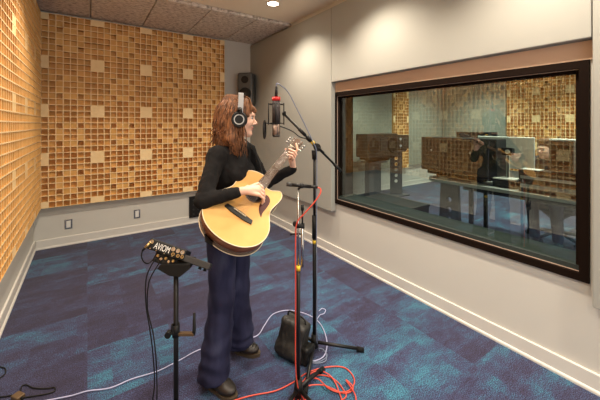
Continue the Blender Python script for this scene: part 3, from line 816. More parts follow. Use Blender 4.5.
# headphones
hd = thing('headphones', Hh(0, 0, .13), 'black closed headphones with a silver band worn by the singer', 'headphones')
band = MB(); pts = [Hh(.005, .103*math.sin(a), .010+.134*math.cos(a)) for a in [math.radians(q) for q in range(-88, 89, 8)]]
for k in range(len(pts)-1):
    a, b = pts[k], pts[k+1]
    ra = (a-Hh(.005, 0, .01)).normalized(); rb_ = (b-Hh(.005, 0, .01)).normalized(); h2 = FH*.015
    band.add([a-h2, a+h2, b+h2, b-h2, a-h2+ra*.006, a+h2+ra*.006, b+h2+rb_*.006, b-h2+rb_*.006], [(0, 1, 2, 3), (7, 6, 5, 4), (0, 4, 5, 1), (2, 6, 7, 3), (1, 5, 6, 2), (3, 7, 4, 0)])
obj('headband', band, simple('silver_band', (.26, .26, .27), .45, metal=.2), hd, label='silver-grey headband')
for s in (-1, 1):
    c = Hh(.002, s*.090, -.016); ax = (SH*s+FH*-.04).normalized()
    cu = MB(); cu.cyl(c-ax*.008, c+ax*.012, .046, .049, n=32); obj('ear_cushion', cu, 'rubber', hd)
    cp = MB(); cp.cyl(c+ax*.012, c+ax*.026, .047, .042, n=32); e1 = obj('ear_cup', cp, 'black', hd)
    obj('cup_ring', MB().ring(c+ax*.0255, ax, .024, .030, .003), 'ltgrey', e1, label='silver ring on the cup')
    yk = MB(); yk.tube([c+ax*.03+UH*.03, c+ax*.026+UH*.05+FH*.004, Hh(.004, s*.104, .05)], .006, 8); yk.cyl(c+ax*.024+UH*.045, c+ax*.008+UH*.062, .014, n=14); obj('yoke', yk, 'black', hd)

# guitar strap from the tail over the left shoulder to the neck heel
def ribbon(pts, nrm, w_, th):
    mb = MB(); pts = catmull(pts, 8); rings = []
    for i, p in enumerate(pts):
        t_ = (pts[min(i+1, len(pts)-1)]-pts[max(i-1, 0)]).normalized(); n_ = nrm(i/(len(pts)-1)); s_ = t_.cross(n_).normalized(); n_ = s_.cross(t_)
        rings.append([p-s_*w_/2, p+s_*w_/2, p+s_*w_/2+n_*th, p-s_*w_/2+n_*th])
    vs = [v for r in rings for v in r]; fs = []
    for i in range(len(rings)-1):
        for j in range(4): a = i*4; fs.append((a+j, a+(j+1) % 4, a+4+(j+1) % 4, a+4+j))
    fs += [(0, 1, 2, 3), tuple((len(rings)-1)*4+j for j in (3, 2, 1, 0))]
    return mb.add(vs, fs)
sp_ = [G(.505, -.02, -.06), Tt(.135, -.115, 1.22), Tt(.085, -.095, 1.345), Tt(.02, -.075, 1.408), Tt(-.075, -.03, 1.36), Tt(-.125, .03, 1.22), Tt(-.12, .10, 1.08), Tt(-.05, .17, .99), G(-.005, -.03, -.05)]
cen = Tt(0, 0, 1.2)
obj('strap', ribbon(sp_, lambda q: (Vector(catmull(sp_, 8)[int(q*(len(sp_)-1)*8)])-cen).normalized(), .045, .004), 'black', gt, label='black strap over the shoulder')
#@@END
# ------------------------------------------------------------------ microphones, stands, mixer, cables
def text_mesh(body, size, mtx, depth=.0008):
    cu = bpy.data.curves.new('lettering', 'FONT'); cu.body = body; cu.size = size; cu.extrude = depth; cu.align_x = 'LEFT'
    o = bpy.data.objects.new('lettering_tmp', cu); C.objects.link(o)
    dg = bpy.context.evaluated_depsgraph_get(); me = o.evaluated_get(dg).to_mesh()
    mb = MB(); mb.add([mtx @ v.co for v in me.vertices], [list(p.vertices) for p in me.polygons])
    o.evaluated_get(dg).to_mesh_clear(); bpy.data.objects.remove(o); bpy.data.curves.remove(cu)
    return mb
def frame(o, a, b, n):
    o, a, b, n = map(Vector, (o, a, b, n))
    return Matrix(((a.x, b.x, n.x, o.x), (a.y, b.y, n.y, o.y), (a.z, b.z, n.z, o.z), (0, 0, 0, 1)))
M['yellow'] = simple('yellow_tape', (.75, .50, .03), .5)
M['redcable'] = simple('red_orange_cable', (.62, .065, .035), .4)
M['lilac'] = simple('pale_lilac_cable', (.42, .42, .62), .45)
M['bluecable'] = simple('grey_blue_cable', (.16, .19, .28), .45)
M['redband'] = simple('red_band', (.60, .02, .02), .35)
M['nickel'] = simple('warm_nickel_mesh', (.42, .30, .24), .35, metal=.7, bump=.5, scale=500)
M['grille'] = simple('dark_mesh', (.05, .04, .04), .45, metal=.4, bump=.8, scale=400)
M['tagbrown'] = simple('tan_metal', (.13, .08, .04), .5, metal=.3)

# main boom stand
B1 = W(.0957, 2.06, 0)
def up_(b, z): return b+Vector((0, 0, z))
t = thing('microphone_stand', B1, 'tall black boom microphone stand holding the large studio microphone', 'microphone stand')
obj('pole', MB().cyl(up_(B1, .05), up_(B1, .80), .0125, n=16).cyl(up_(B1, .80), up_(B1, 1.31), .009, n=16), 'blackmetal', t)
obj('height_collar', MB().cyl(up_(B1, .75), up_(B1, .90), .0165, n=18), 'black', t)
obj('tape_ring', MB().cyl(up_(B1, .715), up_(B1, .738), .0136, n=18), 'yellow', t, label='ring of yellow tape')
obj('hub', MB().cyl(up_(B1, .035), up_(B1, .12), .027, .02, n=20), 'black', t)
for foot in (W(.41, 2.06, .012), W(.028, 1.735, .012), W(-.09, 2.30, .012)):
    a = up_(B1, .065)
    lg = obj('leg', MB().cyl(a, foot+Vector((0, 0, .004)), .0105, n=12), 'blackmetal', t)
    dd = (foot-a).normalized(); obj('rubber_foot', MB().cyl(foot-dd*.035, foot+dd*.01, .0155, n=14), 'rubber', lg)
BT = up_(B1, 1.335)
bA = PP(284, 114, 1.98); bB = PP(341, 171, 2.13)
cl = MB(); cl.cyl(up_(B1, 1.27), up_(B1, 1.33), .016, .02, n=18); dB = (bB-bA).normalized()
cc = bA+dB*((BT-bA).dot(dB)); cl.cyl(cc-FV*.035, cc+FV*.03, .024, n=20); cl.cyl(cc-dB*.03, cc+dB*.03, .015, n=14)
cl.tube([cc-FV*.03, cc-FV*.045+RV*.02-ZU*.01, cc-FV*.045+RV*.045-ZU*.035], .005, 8)
obj('boom_clutch', cl, 'black', t)
obj('tape_tag', MB().cyl(cc+dB*.0-dB*.03, cc-dB*.055, .0125, n=14), 'yellow', t, label='yellow tape tag on the boom')
obj('boom', MB().cyl(bA, bB, .0075, n=12), 'blackmetal', t)
obj('boom_grip', MB().cyl(bA+dB*.14, bA+dB*.20, .0115, n=12), 'black', t)
obj('end_cap', MB().cyl(bB-dB*.07, bB, .0105, n=12), 'black', t)

# large studio microphone in its shock mount
md = 1.955
mt_ = PP(276.2, 97, md); mbm = PP(276.2, 137, md); mz = mt_.z; mb_z = mbm.z; mc = Vector((mt_.x, mt_.y, 0))
def mp_(z, r=0, d=0): return mc+RV*r+FV*d+Vector((0, 0, z))
H_ = mz-mb_z
t = thing('studio_microphone', mp_(mb_z), 'large black studio microphone with red band and metal grille hanging before the singer', 'microphone')
obj('body', MB().cyl(mp_(mz-.022), mp_(mz-H_*.68), .0255, n=28), 'grille', t)
obj('red_band', MB().cyl(mp_(mz), mp_(mz-.024), .0262, n=28), 'redband', t, label='red band at the top')
obj('grille', MB().cyl(mp_(mz-H_*.68), mp_(mb_z+.012), .023, n=28), 'nickel', t, label='coppery metal grille')
gb = MB(); gb.cyl(mp_(mb_z+.014), mp_(mb_z), .0245, .021, n=28)
for q in range(4): gb.tube([mp_(mz-H_*.68)+RV*.0235*math.cos(q*1.57+.4)+FV*.0235*math.sin(q*1.57+.4), mp_(mb_z+.01)+RV*.0235*math.cos(q*1.57+.4)+FV*.0235*math.sin(q*1.57+.4)], .0018, 6)
obj('end_cap', gb, 'darkgrey', t)
obj('connector', MB().cyl(mp_(mz), mp_(mz+.065), .010, .008, n=14), 'black', t)
sm_ = thing('shock_mount', mp_(mz-H_*.5), 'black wire shock mount cradle around the studio microphone', 'microphone mount')
cr = MB(); z1 = mz-.045; z2 = mz-.165
for zz in (z1, z2):
    cr.tube([mp_(zz, .048*math.cos(a), .048*math.sin(a)) for a in [2*math.pi*k/28 for k in range(28)]], .0028, 6, closed=True)
for a in (0, math.pi/2, math.pi, 1.5*math.pi):
    cr.tube([mp_(z1+.008, .048*math.cos(a), .048*math.sin(a)), mp_(z2-.008, .048*math.cos(a), .048*math.sin(a))], .0035, 6)
obj('cradle', cr, 'black', sm_)
for zz in (z1, z2):
    el_ = MB()
    for k in range(8):
        a = 2*math.pi*(k+.5)/8; b_ = 2*math.pi*k/8
        el_.tube([mp_(zz, .048*math.cos(b_), .048*math.sin(b_)), mp_(zz+.004, .0262*math.cos(a), .0262*math.sin(a))], .0012, 5)
    obj('elastic_suspension', el_, 'rubber', sm_)
obj('swivel', MB().tube(catmull([mp_((z1+z2)/2, .048), mp_((z1+z2)/2+.01, .055), bA], 5), .007, 10).ball(bA, .013), 'black', sm_)

# pop filter beside the microphone
pc = PP(264.6, 129.5, 1.93); pn = (RV*1.0+FV*.12).normalized()
t = thing('pop_filter', pc, 'round black pop filter seen edge-on between mouth and studio microphone', 'pop filter')
obj('rim', MB().tube([pc+ZU*.055*math.cos(a)+FV*.055*math.sin(a) for a in [2*math.pi*k/36 for k in range(36)]], .0055, 8, closed=True), 'black', t)
obj('mesh_screen', MB().cyl(pc-pn*.001, pc+pn*.001, .053, n=36), 'grille', t)
gk = bA+dB*.235
obj('gooseneck', MB().tube(catmull([pc+ZU*.04+FV*.01, PP(270, 123.5, 1.99), PP(281, 126.5, 2.03), PP(292, 131, 2.045), PP(300, 137, 2.05), gk+FV*.01], 6), .004, 8), 'black', t)
obj('clamp', MB().cyl(gk-dB*.018, gk+dB*.018, .016, n=14), 'black', t)

# guitar microphone on its stand
B2 = W(-.009, 1.71, 0)
t = thing('microphone_stand', B2, 'shorter slim microphone stand with red cable, aimed at the guitar', 'microphone stand')
obj('pole', MB().cyl(up_(B2, .05), up_(B2, .70), .011, n=16), 'blackmetal', t)
obj('tape_ring', MB().cyl(up_(B2, .700), up_(B2, .725), .0118, n=16), 'yellow', t, label='ring of yellow tape')
obj('inner_rod', MB().cyl(up_(B2, .70), up_(B2, 1.145), .0052, n=12), 'chrome', t, label='thin chrome rod')
s2 = B2+RV*.022
obj('boom_tube', MB().cyl(up_(s2, .72), up_(s2, .955), .008, n=14), 'chrome', t, label='folded chrome boom tube')
obj('boom_rod', MB().cyl(up_(s2, .955), up_(s2, 1.05), .0045, n=10), 'blackmetal', t)
kn = MB(); kn.cyl(up_(B2, .945)-RV*.014, up_(B2, .945)+RV*.034, .014, n=14); kn.cyl(up_(B2, .955)-RV*.018-FV*.01, up_(B2, .955)-RV*.018+FV*.014, .013, n=14)
obj('clutch', kn, 'black', t)
obj('rod_end', MB().cyl(up_(s2, 1.03), up_(s2, 1.06), .009, n=12), 'black', t)
obj('lever', MB().tube([up_(B2, .90)+RV*.02, up_(B2, .90)-RV*.03, up_(B2, .895)-RV*.045], .005, 8), 'black', t)
obj('hub', MB().cyl(up_(B2, .02), up_(B2, .11), .028, .019, n=20), 'black', t)
for foot in (W(.135, 1.895, .012), W(-.14, 1.52, .012), W(.17, 1.53, .012)):
    a = up_(B2, .055); dd = (foot-a).normalized()
    lg = obj('leg', MB().cyl(a, foot+Vector((0, 0, .004)), .010, n=12), 'blackmetal', t)
    obj('rubber_foot', MB().cyl(foot-dd*.035, foot+dd*.01, .0145, n=14), 'rubber', lg)
mA = PP(286.5, 184.3, 1.69); mB = PP(316, 187.2, 1.715); dm = (mB-mA).normalized()
t = thing('pencil_microphone', (mA+mB)/2, 'slim black pencil microphone held level in front of the guitar', 'microphone')
obj('body', MB().cyl(mA+dm*.03, mB-dm*.03, .0095, n=18), 'blackmetal', t)
obj('capsule', MB().cyl(mA, mA+dm*.03, .0105, n=18), 'darkgrey', t)
obj('connector', MB().cyl(mB-dm*.03, mB+dm*.008, .0085, .007, n=14), 'black', t)
hcl = (mA+mB)/2
hx = up_(B2, 1.145); hx2 = hcl+(hx-hcl)*.25
obj('clip', MB().cyl(hcl+(mA-hcl)*.12, hcl+(mB-hcl)*.12, .0135, n=16).tube([hcl, hx2, hx], .0065, 8), 'black', t)

# cables
def fl(px, py, z=.005): return PF(px, py, z)
cb = catmull([mp_(mz+.06), mp_(mz+.085, .004), PP(281, 85.5, 1.965), PP(288, 92, 1.985), PP(297, 109, 2.0), PP(306, 127, 2.01), PP(313, 142, 2.02), PP(316.5, 152, 2.03), PP(316.8, 180, 2.04), PP(316.5, 230, 2.04), PP(316.8, 290, 2.04), PP(316.5, 335, 2.035), fl(319, 350), fl(325, 352), fl(325.5, 361), fl(313, 363), fl(306, 356), fl(311, 350), fl(322, 349), fl(327, 356), fl(318, 362), fl(308, 360)], 8)
obj('microphone_cable', MB().tube(cb, .0033, 7), 'bluecable', label='grey-blue cable arching from the studio microphone down its stand', cat='cable')
cb = catmull([fl(44, 401), fl(70, 396), fl(88, 391), fl(110, 388), fl(132, 379), fl(158, 371), fl(180, 360), fl(199, 350), fl(222, 344.5), fl(245.6, 339.5), fl(258, 335), fl(264, 326), fl(272, 315), fl(282, 311), fl(292, 310.5), fl(303, 313), fl(314, 318), fl(321, 325), fl(325.5, 335), fl(327, 346), fl(323, 357), fl(311, 361), fl(304, 355)], 8)
obj('floor_cable', MB().tube(cb, .0036, 7), 'lilac', label='long pale lilac cable running across the carpet behind the singer', cat='cable')
lp = [fl(319, 311), fl(322, 308.5), fl(325.5, 310), fl(324, 313.5), fl(320, 315), fl(317, 319)]
obj('floor_cable', MB().tube(catmull(lp, 6), .0028, 6), 'lilac', label='short curl of pale lilac cable beside the bag, right of the tall stand', cat='cable')
rp = [mB+dm*.006, PP(320.5, 189, 1.70), PP(320, 194, 1.69), PP(313, 204, 1.68), PP(304, 214, 1.68), PP(297, 223, 1.68), PP(295.6, 240, 1.682), PP(295.6, 300, 1.684), PP(295.5, 360, 1.684), PP(297.5, 385, 1.69), PP(303, 398, 1.69), fl(309, 404), fl(330, 404)]
ctr = (316, 402)
def arc(cx, cy, rx, ry, a0, a1, n, z0=.005):
    return [fl(cx+rx*math.cos(math.radians(a0+(a1-a0)*k/n)), cy-ry*math.sin(math.radians(a0+(a1-a0)*k/n)), z0) for k in range(n+1)]
rp += arc(320, 402, 26, 27, 10, 190, 9)+arc(322, 403, 20, 18, 240, 370, 5, .011)+arc(319, 402, 21, 31, 20, 200, 8, .011)+arc(323, 400, 33, 22, 250, 380, 6, .016)
rp += [fl(346, 380, .016), fl(353, 387, .01), fl(350, 392), fl(342, 393), fl(333, 389, .014), fl(322, 385, .018), fl(308, 386, .018), fl(302, 393, .014), fl(300, 404, .005)]
obj('microphone_cable', MB().tube(catmull(rp, 7), .0036, 7), 'redcable', label='red cable from the pencil microphone down to coils on the carpet', cat='cable')
rq = [fl(232, 401), fl(252, 395.5), fl(275, 391), fl(292, 383), fl(305, 374), fl(318, 369), fl(333, 366.5), fl(345, 368), fl(353, 376), fl(354, 384), fl(348, 391), fl(338, 392, .014), fl(328, 388, .02), fl(318, 379, .02), fl(308, 379, .018), fl(302, 386, .014), fl(306, 401, .01)]
obj('floor_cable', MB().tube(catmull(rq, 8), .0036, 7), 'redcable', label='orange-red floor cable entering from bottom left and looping round the stand foot', cat='cable')
for pts, lb in (([fl(-8, 366), fl(1, 367), fl(5.5, 369), fl(4, 375), fl(-6, 381)], 'thin black cable loop at the left edge of the carpet'),
                ([fl(-8, 398), fl(8, 396), fl(19, 393), fl(22, 386), fl(27, 385), fl(34, 388), fl(46, 388.5), fl(54, 387.5), fl(54.5, 391), fl(46, 394), fl(28, 397), fl(16, 399)], 'tangled black cable on carpet in the bottom left corner')):
    obj('floor_cable', MB().tube(catmull(pts, 8), .0036, 7), 'black', label=lb, cat='cable')
ad = PF(18, 398.5); am = local(ad, (.8, .6, 0))
t = thing('power_adapter', ad, 'small brown-black power adapter block among cables, bottom left corner', 'adapter')
obj('housing', tm(MB().box((-.028, -.02, 0), (.028, .02, .022), bev=.004), am), 'tagbrown', t)
obj('cord_relief', tm(MB().cyl((.026, 0, .011), (.042, 0, .009), .006, .004, n=10), am), 'rubber', t)

# black bag
def bagpost(P, d): return np.maximum(d+.006*noise3(P, 26, 1.)+.003*noise3(P, 60, 4.), .003-P[..., 2])
bc = W(-.068, 2.03, 0)
BB = (RV, FV, ZU)
b1_ = dirW(.80, -.50, -.10).normalized(); b3_ = dirW(.16, .10, .95); b3_ = (b3_-b1_*b3_.dot(b1_)).normalized(); b2_ = b3_.cross(b1_)
bgc = W(-.040, 2.04, .118)
bp_ = [bx(bgc, (b1_, b2_, b3_), (.090, .060, .106), .028, .02), bx(bgc-b3_*.075+b2_*.0, (b1_, b2_, b3_), (.098, .072, .04), .03, .04)]
t = thing('equipment_bag', bc, 'slouched black fabric bag on the carpet behind the microphone stands', 'bag')
obj('body', organic(bp_, .006, bagpost), simple('bag_nylon', (.018, .016, .014), .6, bump=.3, scale=120), t, fixn=False)
hb_ = bgc+b3_*.10
obj('handle', MB().tube(catmull([hb_-b1_*.07, hb_-b1_*.065+b3_*.03, hb_+b3_*.035, hb_+b1_*.055+b3_*.025, hb_+b1_*.07], 6), .006, 8), 'black', t)
obj('side_pocket', organic([bx(bgc+b1_*.11-b3_*.06, (b1_, b2_, b3_), (.03, .05, .055), .02, .02)], .006, bagpost), 'black', t, fixn=False)

# personal mixer on its stand
mdp = 1.50
B3 = W((176-300)/FP*mdp, mdp, 0)
t = thing('mixer_stand', B3, 'black straight stand carrying the small mixer, left foreground', 'stand')
obj('pole', MB().cyl(up_(B3, .02), up_(B3, .79), .0115, n=16), 'blackmetal', t)
obj('base', MB().cyl(B3, up_(B3, .018), .13, .125, n=40).cyl(up_(B3, .018), up_(B3, .05), .022, .016, n=16), 'black', t)
hc = PP(176, 330, mdp)
obj('hook_clamp', MB().cyl(hc-ZU*.03, hc+ZU*.03, .0175, n=16).box((-.02, -.012, -.012), (.0, .012, .03), mtx=Matrix.Translation(hc)).cyl(hc-RV*.012-ZU*.012, hc-RV*.045-ZU*.022, .007, n=10).cyl(hc-RV*.036-ZU*.02-FV*.012, hc-RV*.036-ZU*.02+FV*.012, .015, n=14), 'black', t)
hk = obj('hook_arm', MB().box((.012, -.009, -.026), (.088, .009, -.010), bev=.003, mtx=frame(hc, RV, FV, ZU)), 'tagbrown', t, label='tan arm of the holder')
obj('hook_upright', MB().tube([hc+RV*.084-ZU*.022, hc+RV*.088+ZU*.0, hc+RV*.088+ZU*.082], [.009, .0085, .006], 8), 'black', t)
ma = dirW(.94, .02, -.34).normalized(); mn = dirW(-.20, -.80, .50); mn = (mn-ma*mn.dot(ma)).normalized(); mbv = ma.cross(mn); mbv = -mbv if mbv.z > 0 else mbv
MO = PP(151, 237.5, mdp)
mf = frame(MO, ma, mbv, mn)          # x along the panel, y down the panel, z out towards the viewer
t = thing('personal_mixer', MO, 'small black personal mixer with white lettering on its panel, on the left stand', 'mixer')
obj('body', MB().box((0, 0, -.15), (.185, .050, 0), bev=.006, mtx=mf), 'black', t)
tx = text_mesh('AVIOM', .040, mf @ Matrix.Translation((.032, .039, .0005)) @ Matrix.Diagonal((.62, -1, 1, 1)))
obj('lettering', tx, 'white', t, label='white lettering AVIOM')
for x in (.014, .122, .146, .168):
    j = obj('socket', MB().ring(mf @ Vector((x, .016, 0)), mn, .0055, .0095, .006).cyl(mf @ Vector((x, .016, 0)), mf @ Vector((x, .016, .001)), .0055, n=14), 'chrome', t)
for x, y in ((.13, .036), (.155, .036), (.175, .034)):
    obj('socket', MB().ring(mf @ Vector((x, y, 0)), mn, .004, .0075, .006), 'brass', t)
for x in (.02, .05, .09, .13):
    obj('panel_screw', MB().cyl(mf @ Vector((x, .045, 0)), mf @ Vector((x, .045, .002)), .003, n=8), 'chrome', t)
# the flat tray to the right and the bracket under it
to_ = PP(178, 252, mdp); tf = frame(to_, ma, mbv, mn)
obj('tray', MB().box((0, 0, -.11), (.168, .030, .0), bev=.004, mtx=tf), 'darkgrey', t, label='flat grey tray sticking out to the right')
for x in (.125, .15): obj('tray_foot', MB().cyl(tf @ Vector((x, .028, -.02)), tf @ Vector((x, .040, -.02)), .008, n=12), 'rubber', t)
bo = PP(156, 251, mdp-.005); bf = frame(bo, ma, mbv, mn)
br_ = MB(); br_.box((0, 0, -.08), (.11, .046, -.01), bev=.005, mtx=bf); obj('mount_box', br_, 'black', t)
for k, x in enumerate((.018, .038, .058, .076, .095)):
    c0 = bf @ Vector((x, .016+.008*(k % 2), -.012)); obj('patch_connector', MB().cyl(c0, c0+mn*.016, .007, .006, n=12), 'brass' if k % 2 == 0 else 'chrome', t)
pl = MB(); pz = [PP(163, 262, mdp), PP(192, 262, mdp), PP(192, 266, mdp), PP(182, 274, mdp), PP(172, 273, mdp), PP(160, 266, mdp)]
pl.add([p-FV*.03 for p in pz]+[p+FV*.06 for p in pz], [(0, 1, 2, 3, 4, 5), (11, 10, 9, 8, 7, 6)]+[(i, (i+1) % 6, 6+(i+1) % 6, 6+i) for i in range(6)])
obj('mount_plate', pl, 'black', t)
p0 = mf @ Vector((.010, .018, .004)); p1 = PP(144, 249, mdp-.03)
plug = thing('plug', p0, None, None); plug.parent = t; plug.location = p0-MO
obj('plug_body', MB().cyl(p0+(p1-p0)*.18, p0+(p1-p0)*.82, .0062, .0068, n=14).tube([p0, p0+(p1-p0)*.2], .007, 8), 'brass', plug)
obj('plug_sleeve', MB().cyl(p0+(p1-p0)*.8, p0+(p1-p0)*1.25, .0065, .004, n=12), 'rubber', plug)
e0 = p0+(p1-p0)*1.2
c1 = catmull([e0, PP(141.5, 256, mdp-.03), PP(144, 262, mdp-.02), PP(149, 263, mdp), bf @ Vector((.0, .028, -.04))], 6)
obj('mixer_cable', MB().tube(c1, .003, 7), 'black', label='short black cable from gold plug curling to the mixer underside', cat='cable')
c2 = catmull([bf @ Vector((.018, .030, .004)), PP(151, 266, mdp-.01), PP(146, 280, mdp-.01), PP(146, 305, mdp), PP(150, 330, mdp), PP(153, 355, mdp+.01), PP(154.5, 385, mdp+.02), PP(150, 412, mdp+.02), PF(146, 425)], 7)
obj('mixer_cable', MB().tube(c2, .003, 7), 'black', label='black cable hanging from mixer to carpet, the left one', cat='cable')
c3 = catmull([bf @ Vector((.040, .030, .004)), PP(158, 265, mdp-.01), PP(149, 282, mdp-.01), PP(147.5, 308, mdp+.01), PP(153, 333, mdp), PP(156, 358, mdp), PP(157, 388, mdp+.02), PP(157, 412, mdp+.02), PF(160, 427)], 7)
obj('mixer_cable', MB().tube(c3, .003, 7), 'black', label='black cable hanging from mixer to carpet, the right one', cat='cable')
#@@END
# ------------------------------------------------------------------ control room behind the glass
M['blackglossy'] = simple('satin_black', (.012, .012, .014), .35)
M['standgrey'] = simple('dark_stand_steel', (.035, .040, .05), .5)
M['alu'] = simple('brushed_silver', (.80, .83, .78), .45, metal=.05)
M['deskedge'] = simple('grey_desk_laminate', (.36, .37, .35), .5)
M['mesh'] = simple('chair_mesh', (.022, .024, .032), .7)
M['shirt'] = simple('dark_shirt', (.03, .032, .04), .85, bump=.2, scale=60)

def big_speaker(o, f, w_, h_, dp, label):     # o = bottom centre, f = facing; seen from behind
    m = local(o, f); t = thing('studio_monitor', o, label, 'loudspeaker')
    obj('cabinet', tm(MB().box((-w_/2, -dp/2, 0), (w_/2, dp/2, h_), bev=.012), m), 'blackglossy', t)
    for x in (-w_*.32, w_*.32):
        obj('woofer', tm(MB().cyl((x, dp/2, h_/2), (x, dp/2+.014, h_/2), h_*.36, h_*.33, n=28), m), 'rubber', t)
    obj('horn', tm(MB().box((-w_*.1, dp/2, h_*.25), (w_*.1, dp/2+.012, h_*.8), bev=.02), m), 'darkgrey', t)
    obj('amplifier_panel', tm(MB().box((-w_*.2, -dp/2-.012, h_*.12), (w_*.2, -dp/2, h_*.86), bev=.004), m), 'darkgrey', t)
    for x in (-w_*.33, w_*.2): obj('screw', tm(MB().cyl((x, -dp/2-.001, h_*.62), (x, -dp/2-.02, h_*.62), .013, n=10), m), 'chrome', t)
    ft = tm(MB().box((-w_*.42, -dp*.4, -.05), (w_*.42, dp*.4, .0), bev=.01).box((-w_*.3, -dp*.3, -.09), (w_*.3, dp*.3, -.05), bev=.01), m)
    obj('isolation_base', ft, 'rubber', t)
    return t
def holed_plate(o, a, n, w_, z0, z1, holes, r, th, w1=None):   # vertical plate with round holes: centre line at o, width along a
    mb = MB(); a = Vector(a).normalized(); n = Vector(n).normalized(); w1 = w1 or w_
    ks = 24
    zs = [z0]
    for hz in holes: zs += [hz-r*1.35, hz+r*1.35]
    zs += [z1]
    def hw(z): return .5*(w_+(w1-w_)*(z-z0)/(z1-z0))
    def pt(x, z, s): return Vector(o)+a*x+n*(s*th/2)+Vector((0, 0, z))
    for i in range(0, len(zs), 2):
        if zs[i+1]-zs[i] > 1e-4:
            A, B_ = zs[i], zs[i+1]
            for s in (-1, 1): mb.add([pt(-hw(A), A, s), pt(hw(A), A, s), pt(hw(B_), B_, s), pt(-hw(B_), B_, s)], [(0, 1, 2, 3)])
    for hz in holes:
        A, B_ = hz-r*1.35, hz+r*1.35
        for s in (-1, 1):
            vs = []
            for k in range(ks):
                an = 2*math.pi*k/ks; c, q = math.cos(an), math.sin(an); mxx = max(abs(c), abs(q))
                zz = hz+q/mxx*r*1.35; vs.append(pt(c/mxx*hw(zz), zz, s))
            vs += [pt(r*math.cos(2*math.pi*k/ks), hz+r*math.sin(2*math.pi*k/ks), s) for k in range(ks)]
            mb.add(vs, [(k, (k+1) % ks, ks+(k+1) % ks, ks+k) for k in range(ks)])
        vs = [pt(r*math.cos(2*math.pi*k/ks), hz+r*math.sin(2*math.pi*k/ks), s) for s in (-1, 1) for k in range(ks)]
        mb.add(vs, [(k, (k+1) % ks, ks+(k+1) % ks, ks+k) for k in range(ks)])
    for x in (-1, 1): mb.add([pt(x*hw(z0), z0, -1), pt(x*hw(z0), z0, 1), pt(x*hw(z1), z1, 1), pt(x*hw(z1), z1, -1)], [(0, 1, 2, 3)])
    for z in (z0, z1): mb.add([pt(-hw(z), z, -1), pt(hw(z), z, -1), pt(hw(z), z, 1), pt(-hw(z), z, 1)], [(0, 1, 2, 3)])
    return mb

# loudspeaker by the back wall on its own stand
big_speaker((4.84, 4.33, .86), (.05, -1, 0), .94, .455, .30, 'wide black loudspeaker lying on a plain stand, far left behind the glass')
t = thing('speaker_stand', (4.72, 4.36, 0), 'dark solid column stand under the far left loudspeaker behind the glass', 'speaker stand')
obj('column', MB().box((4.55, 4.28, .02), (4.90, 4.40, .74), bev=.01), 'standgrey', t)
obj('base_plate', MB().box((4.45, 4.15, 0), (5.0, 4.55, .02), bev=.005), 'standgrey', t)
obj('top_plate', MB().box((4.5, 4.2, .74), (5.0, 4.46, .768), bev=.005), 'standgrey', t)
t = thing('speaker_stand', (5.42, 4.33, 0), 'perforated column stand with round holes before the wood diffuser strip', 'speaker stand')
obj('column', holed_plate((5.42, 4.33, 0), RV, FV, .25, .02, .93, [.30, .42, .54, .66, .78], .037, .03), 'standgrey', t)
obj('base_plate', MB().box((5.2, 4.15, 0), (5.65, 4.5, .02), bev=.005), 'standgrey', t)
obj('top_plate', MB().box((5.25, 4.2, .93), (5.6, 4.46, .955), bev=.005), 'standgrey', t)
m = local((5.43, 4.33, .956), (-.15, -1, 0)); t = thing('studio_monitor', (5.43, 4.33, .956), 'smaller black loudspeaker on top of the perforated column stand', 'loudspeaker')
obj('cabinet', tm(MB().box((-.24, -.12, .03), (.24, .12, .325), bev=.015), m), 'blackglossy', t)
for x in (-.13, .13): obj('woofer', tm(MB().cyl((x, .12, .17), (x, .13, .17), .09, .08, n=24), m), 'darkgrey', t)
for x, z in ((.0, .24), (.0, .10)): obj('tweeter', tm(MB().cyl((x, .12, z), (x, .128, z), .028, n=16), m), 'ltgrey', t)
obj('isolation_feet', tm(MB().box((-.2, -.1, 0), (.2, .1, .03), bev=.005), m), 'rubber', t)

# low black equipment case
t = thing('equipment_case', (3.85, 3.12, 0), 'low black box on the carpet just behind the glass, lower left of window', 'case')
obj('case_body', MB().box((3.6, 2.68, .015), (4.09, 3.55, .31), bev=.01), 'blackglossy', t)
obj('case_lid', MB().box((3.59, 2.67, .31), (4.10, 3.56, .35), bev=.006), 'darkgrey', t)

# mixing desk
t = thing('desk', (4.35, 1.7, 0), 'long grey studio desk with perforated leg behind the window', 'desk')
def rr(x0, x1, y0, y1, r, n=8):
    o = []
    for cx, cy, a0 in ((x1-r, y0+r, -90), (x1-r, y1-r, 0), (x0+r, y1-r, 90), (x0+r, y0+r, 180)):
        o += [(cx+r*math.cos(math.radians(a0+90*k/n)), cy+r*math.sin(math.radians(a0+90*k/n))) for k in range(n+1)]
    return o
obj('desktop', MB().prism(rr(3.94, 4.80, .62, 2.66, .16), (0, 0, .715), (1, 0, 0), (0, 1, 0), (0, 0, 1), .038), 'deskedge', t)
obj('leg', holed_plate((4.12, 2.385, 0), (0, 1, 0), (1, 0, 0), .30, 0, .715, [.20, .335, .47], .037, .06, .24), 'standgrey', t, label='perforated leg with round holes')
for x, y in ((3.985, 2.03), (4.72, 2.2), (4.72, .75)): obj('leg', MB().box((x-.022, y-.022, 0), (x+.022, y+.022, .715), bev=.004), 'blackmetal', t)
obj('cross_rail', MB().box((4.3, .78, .60), (4.34, 2.3, .70)), 'black', t)
big_speaker((4.20, 2.285, .845), (1, 0, 0), 1.03, .475, .26, 'wide black loudspeaker standing on the desk behind the window, left of the silver screen')

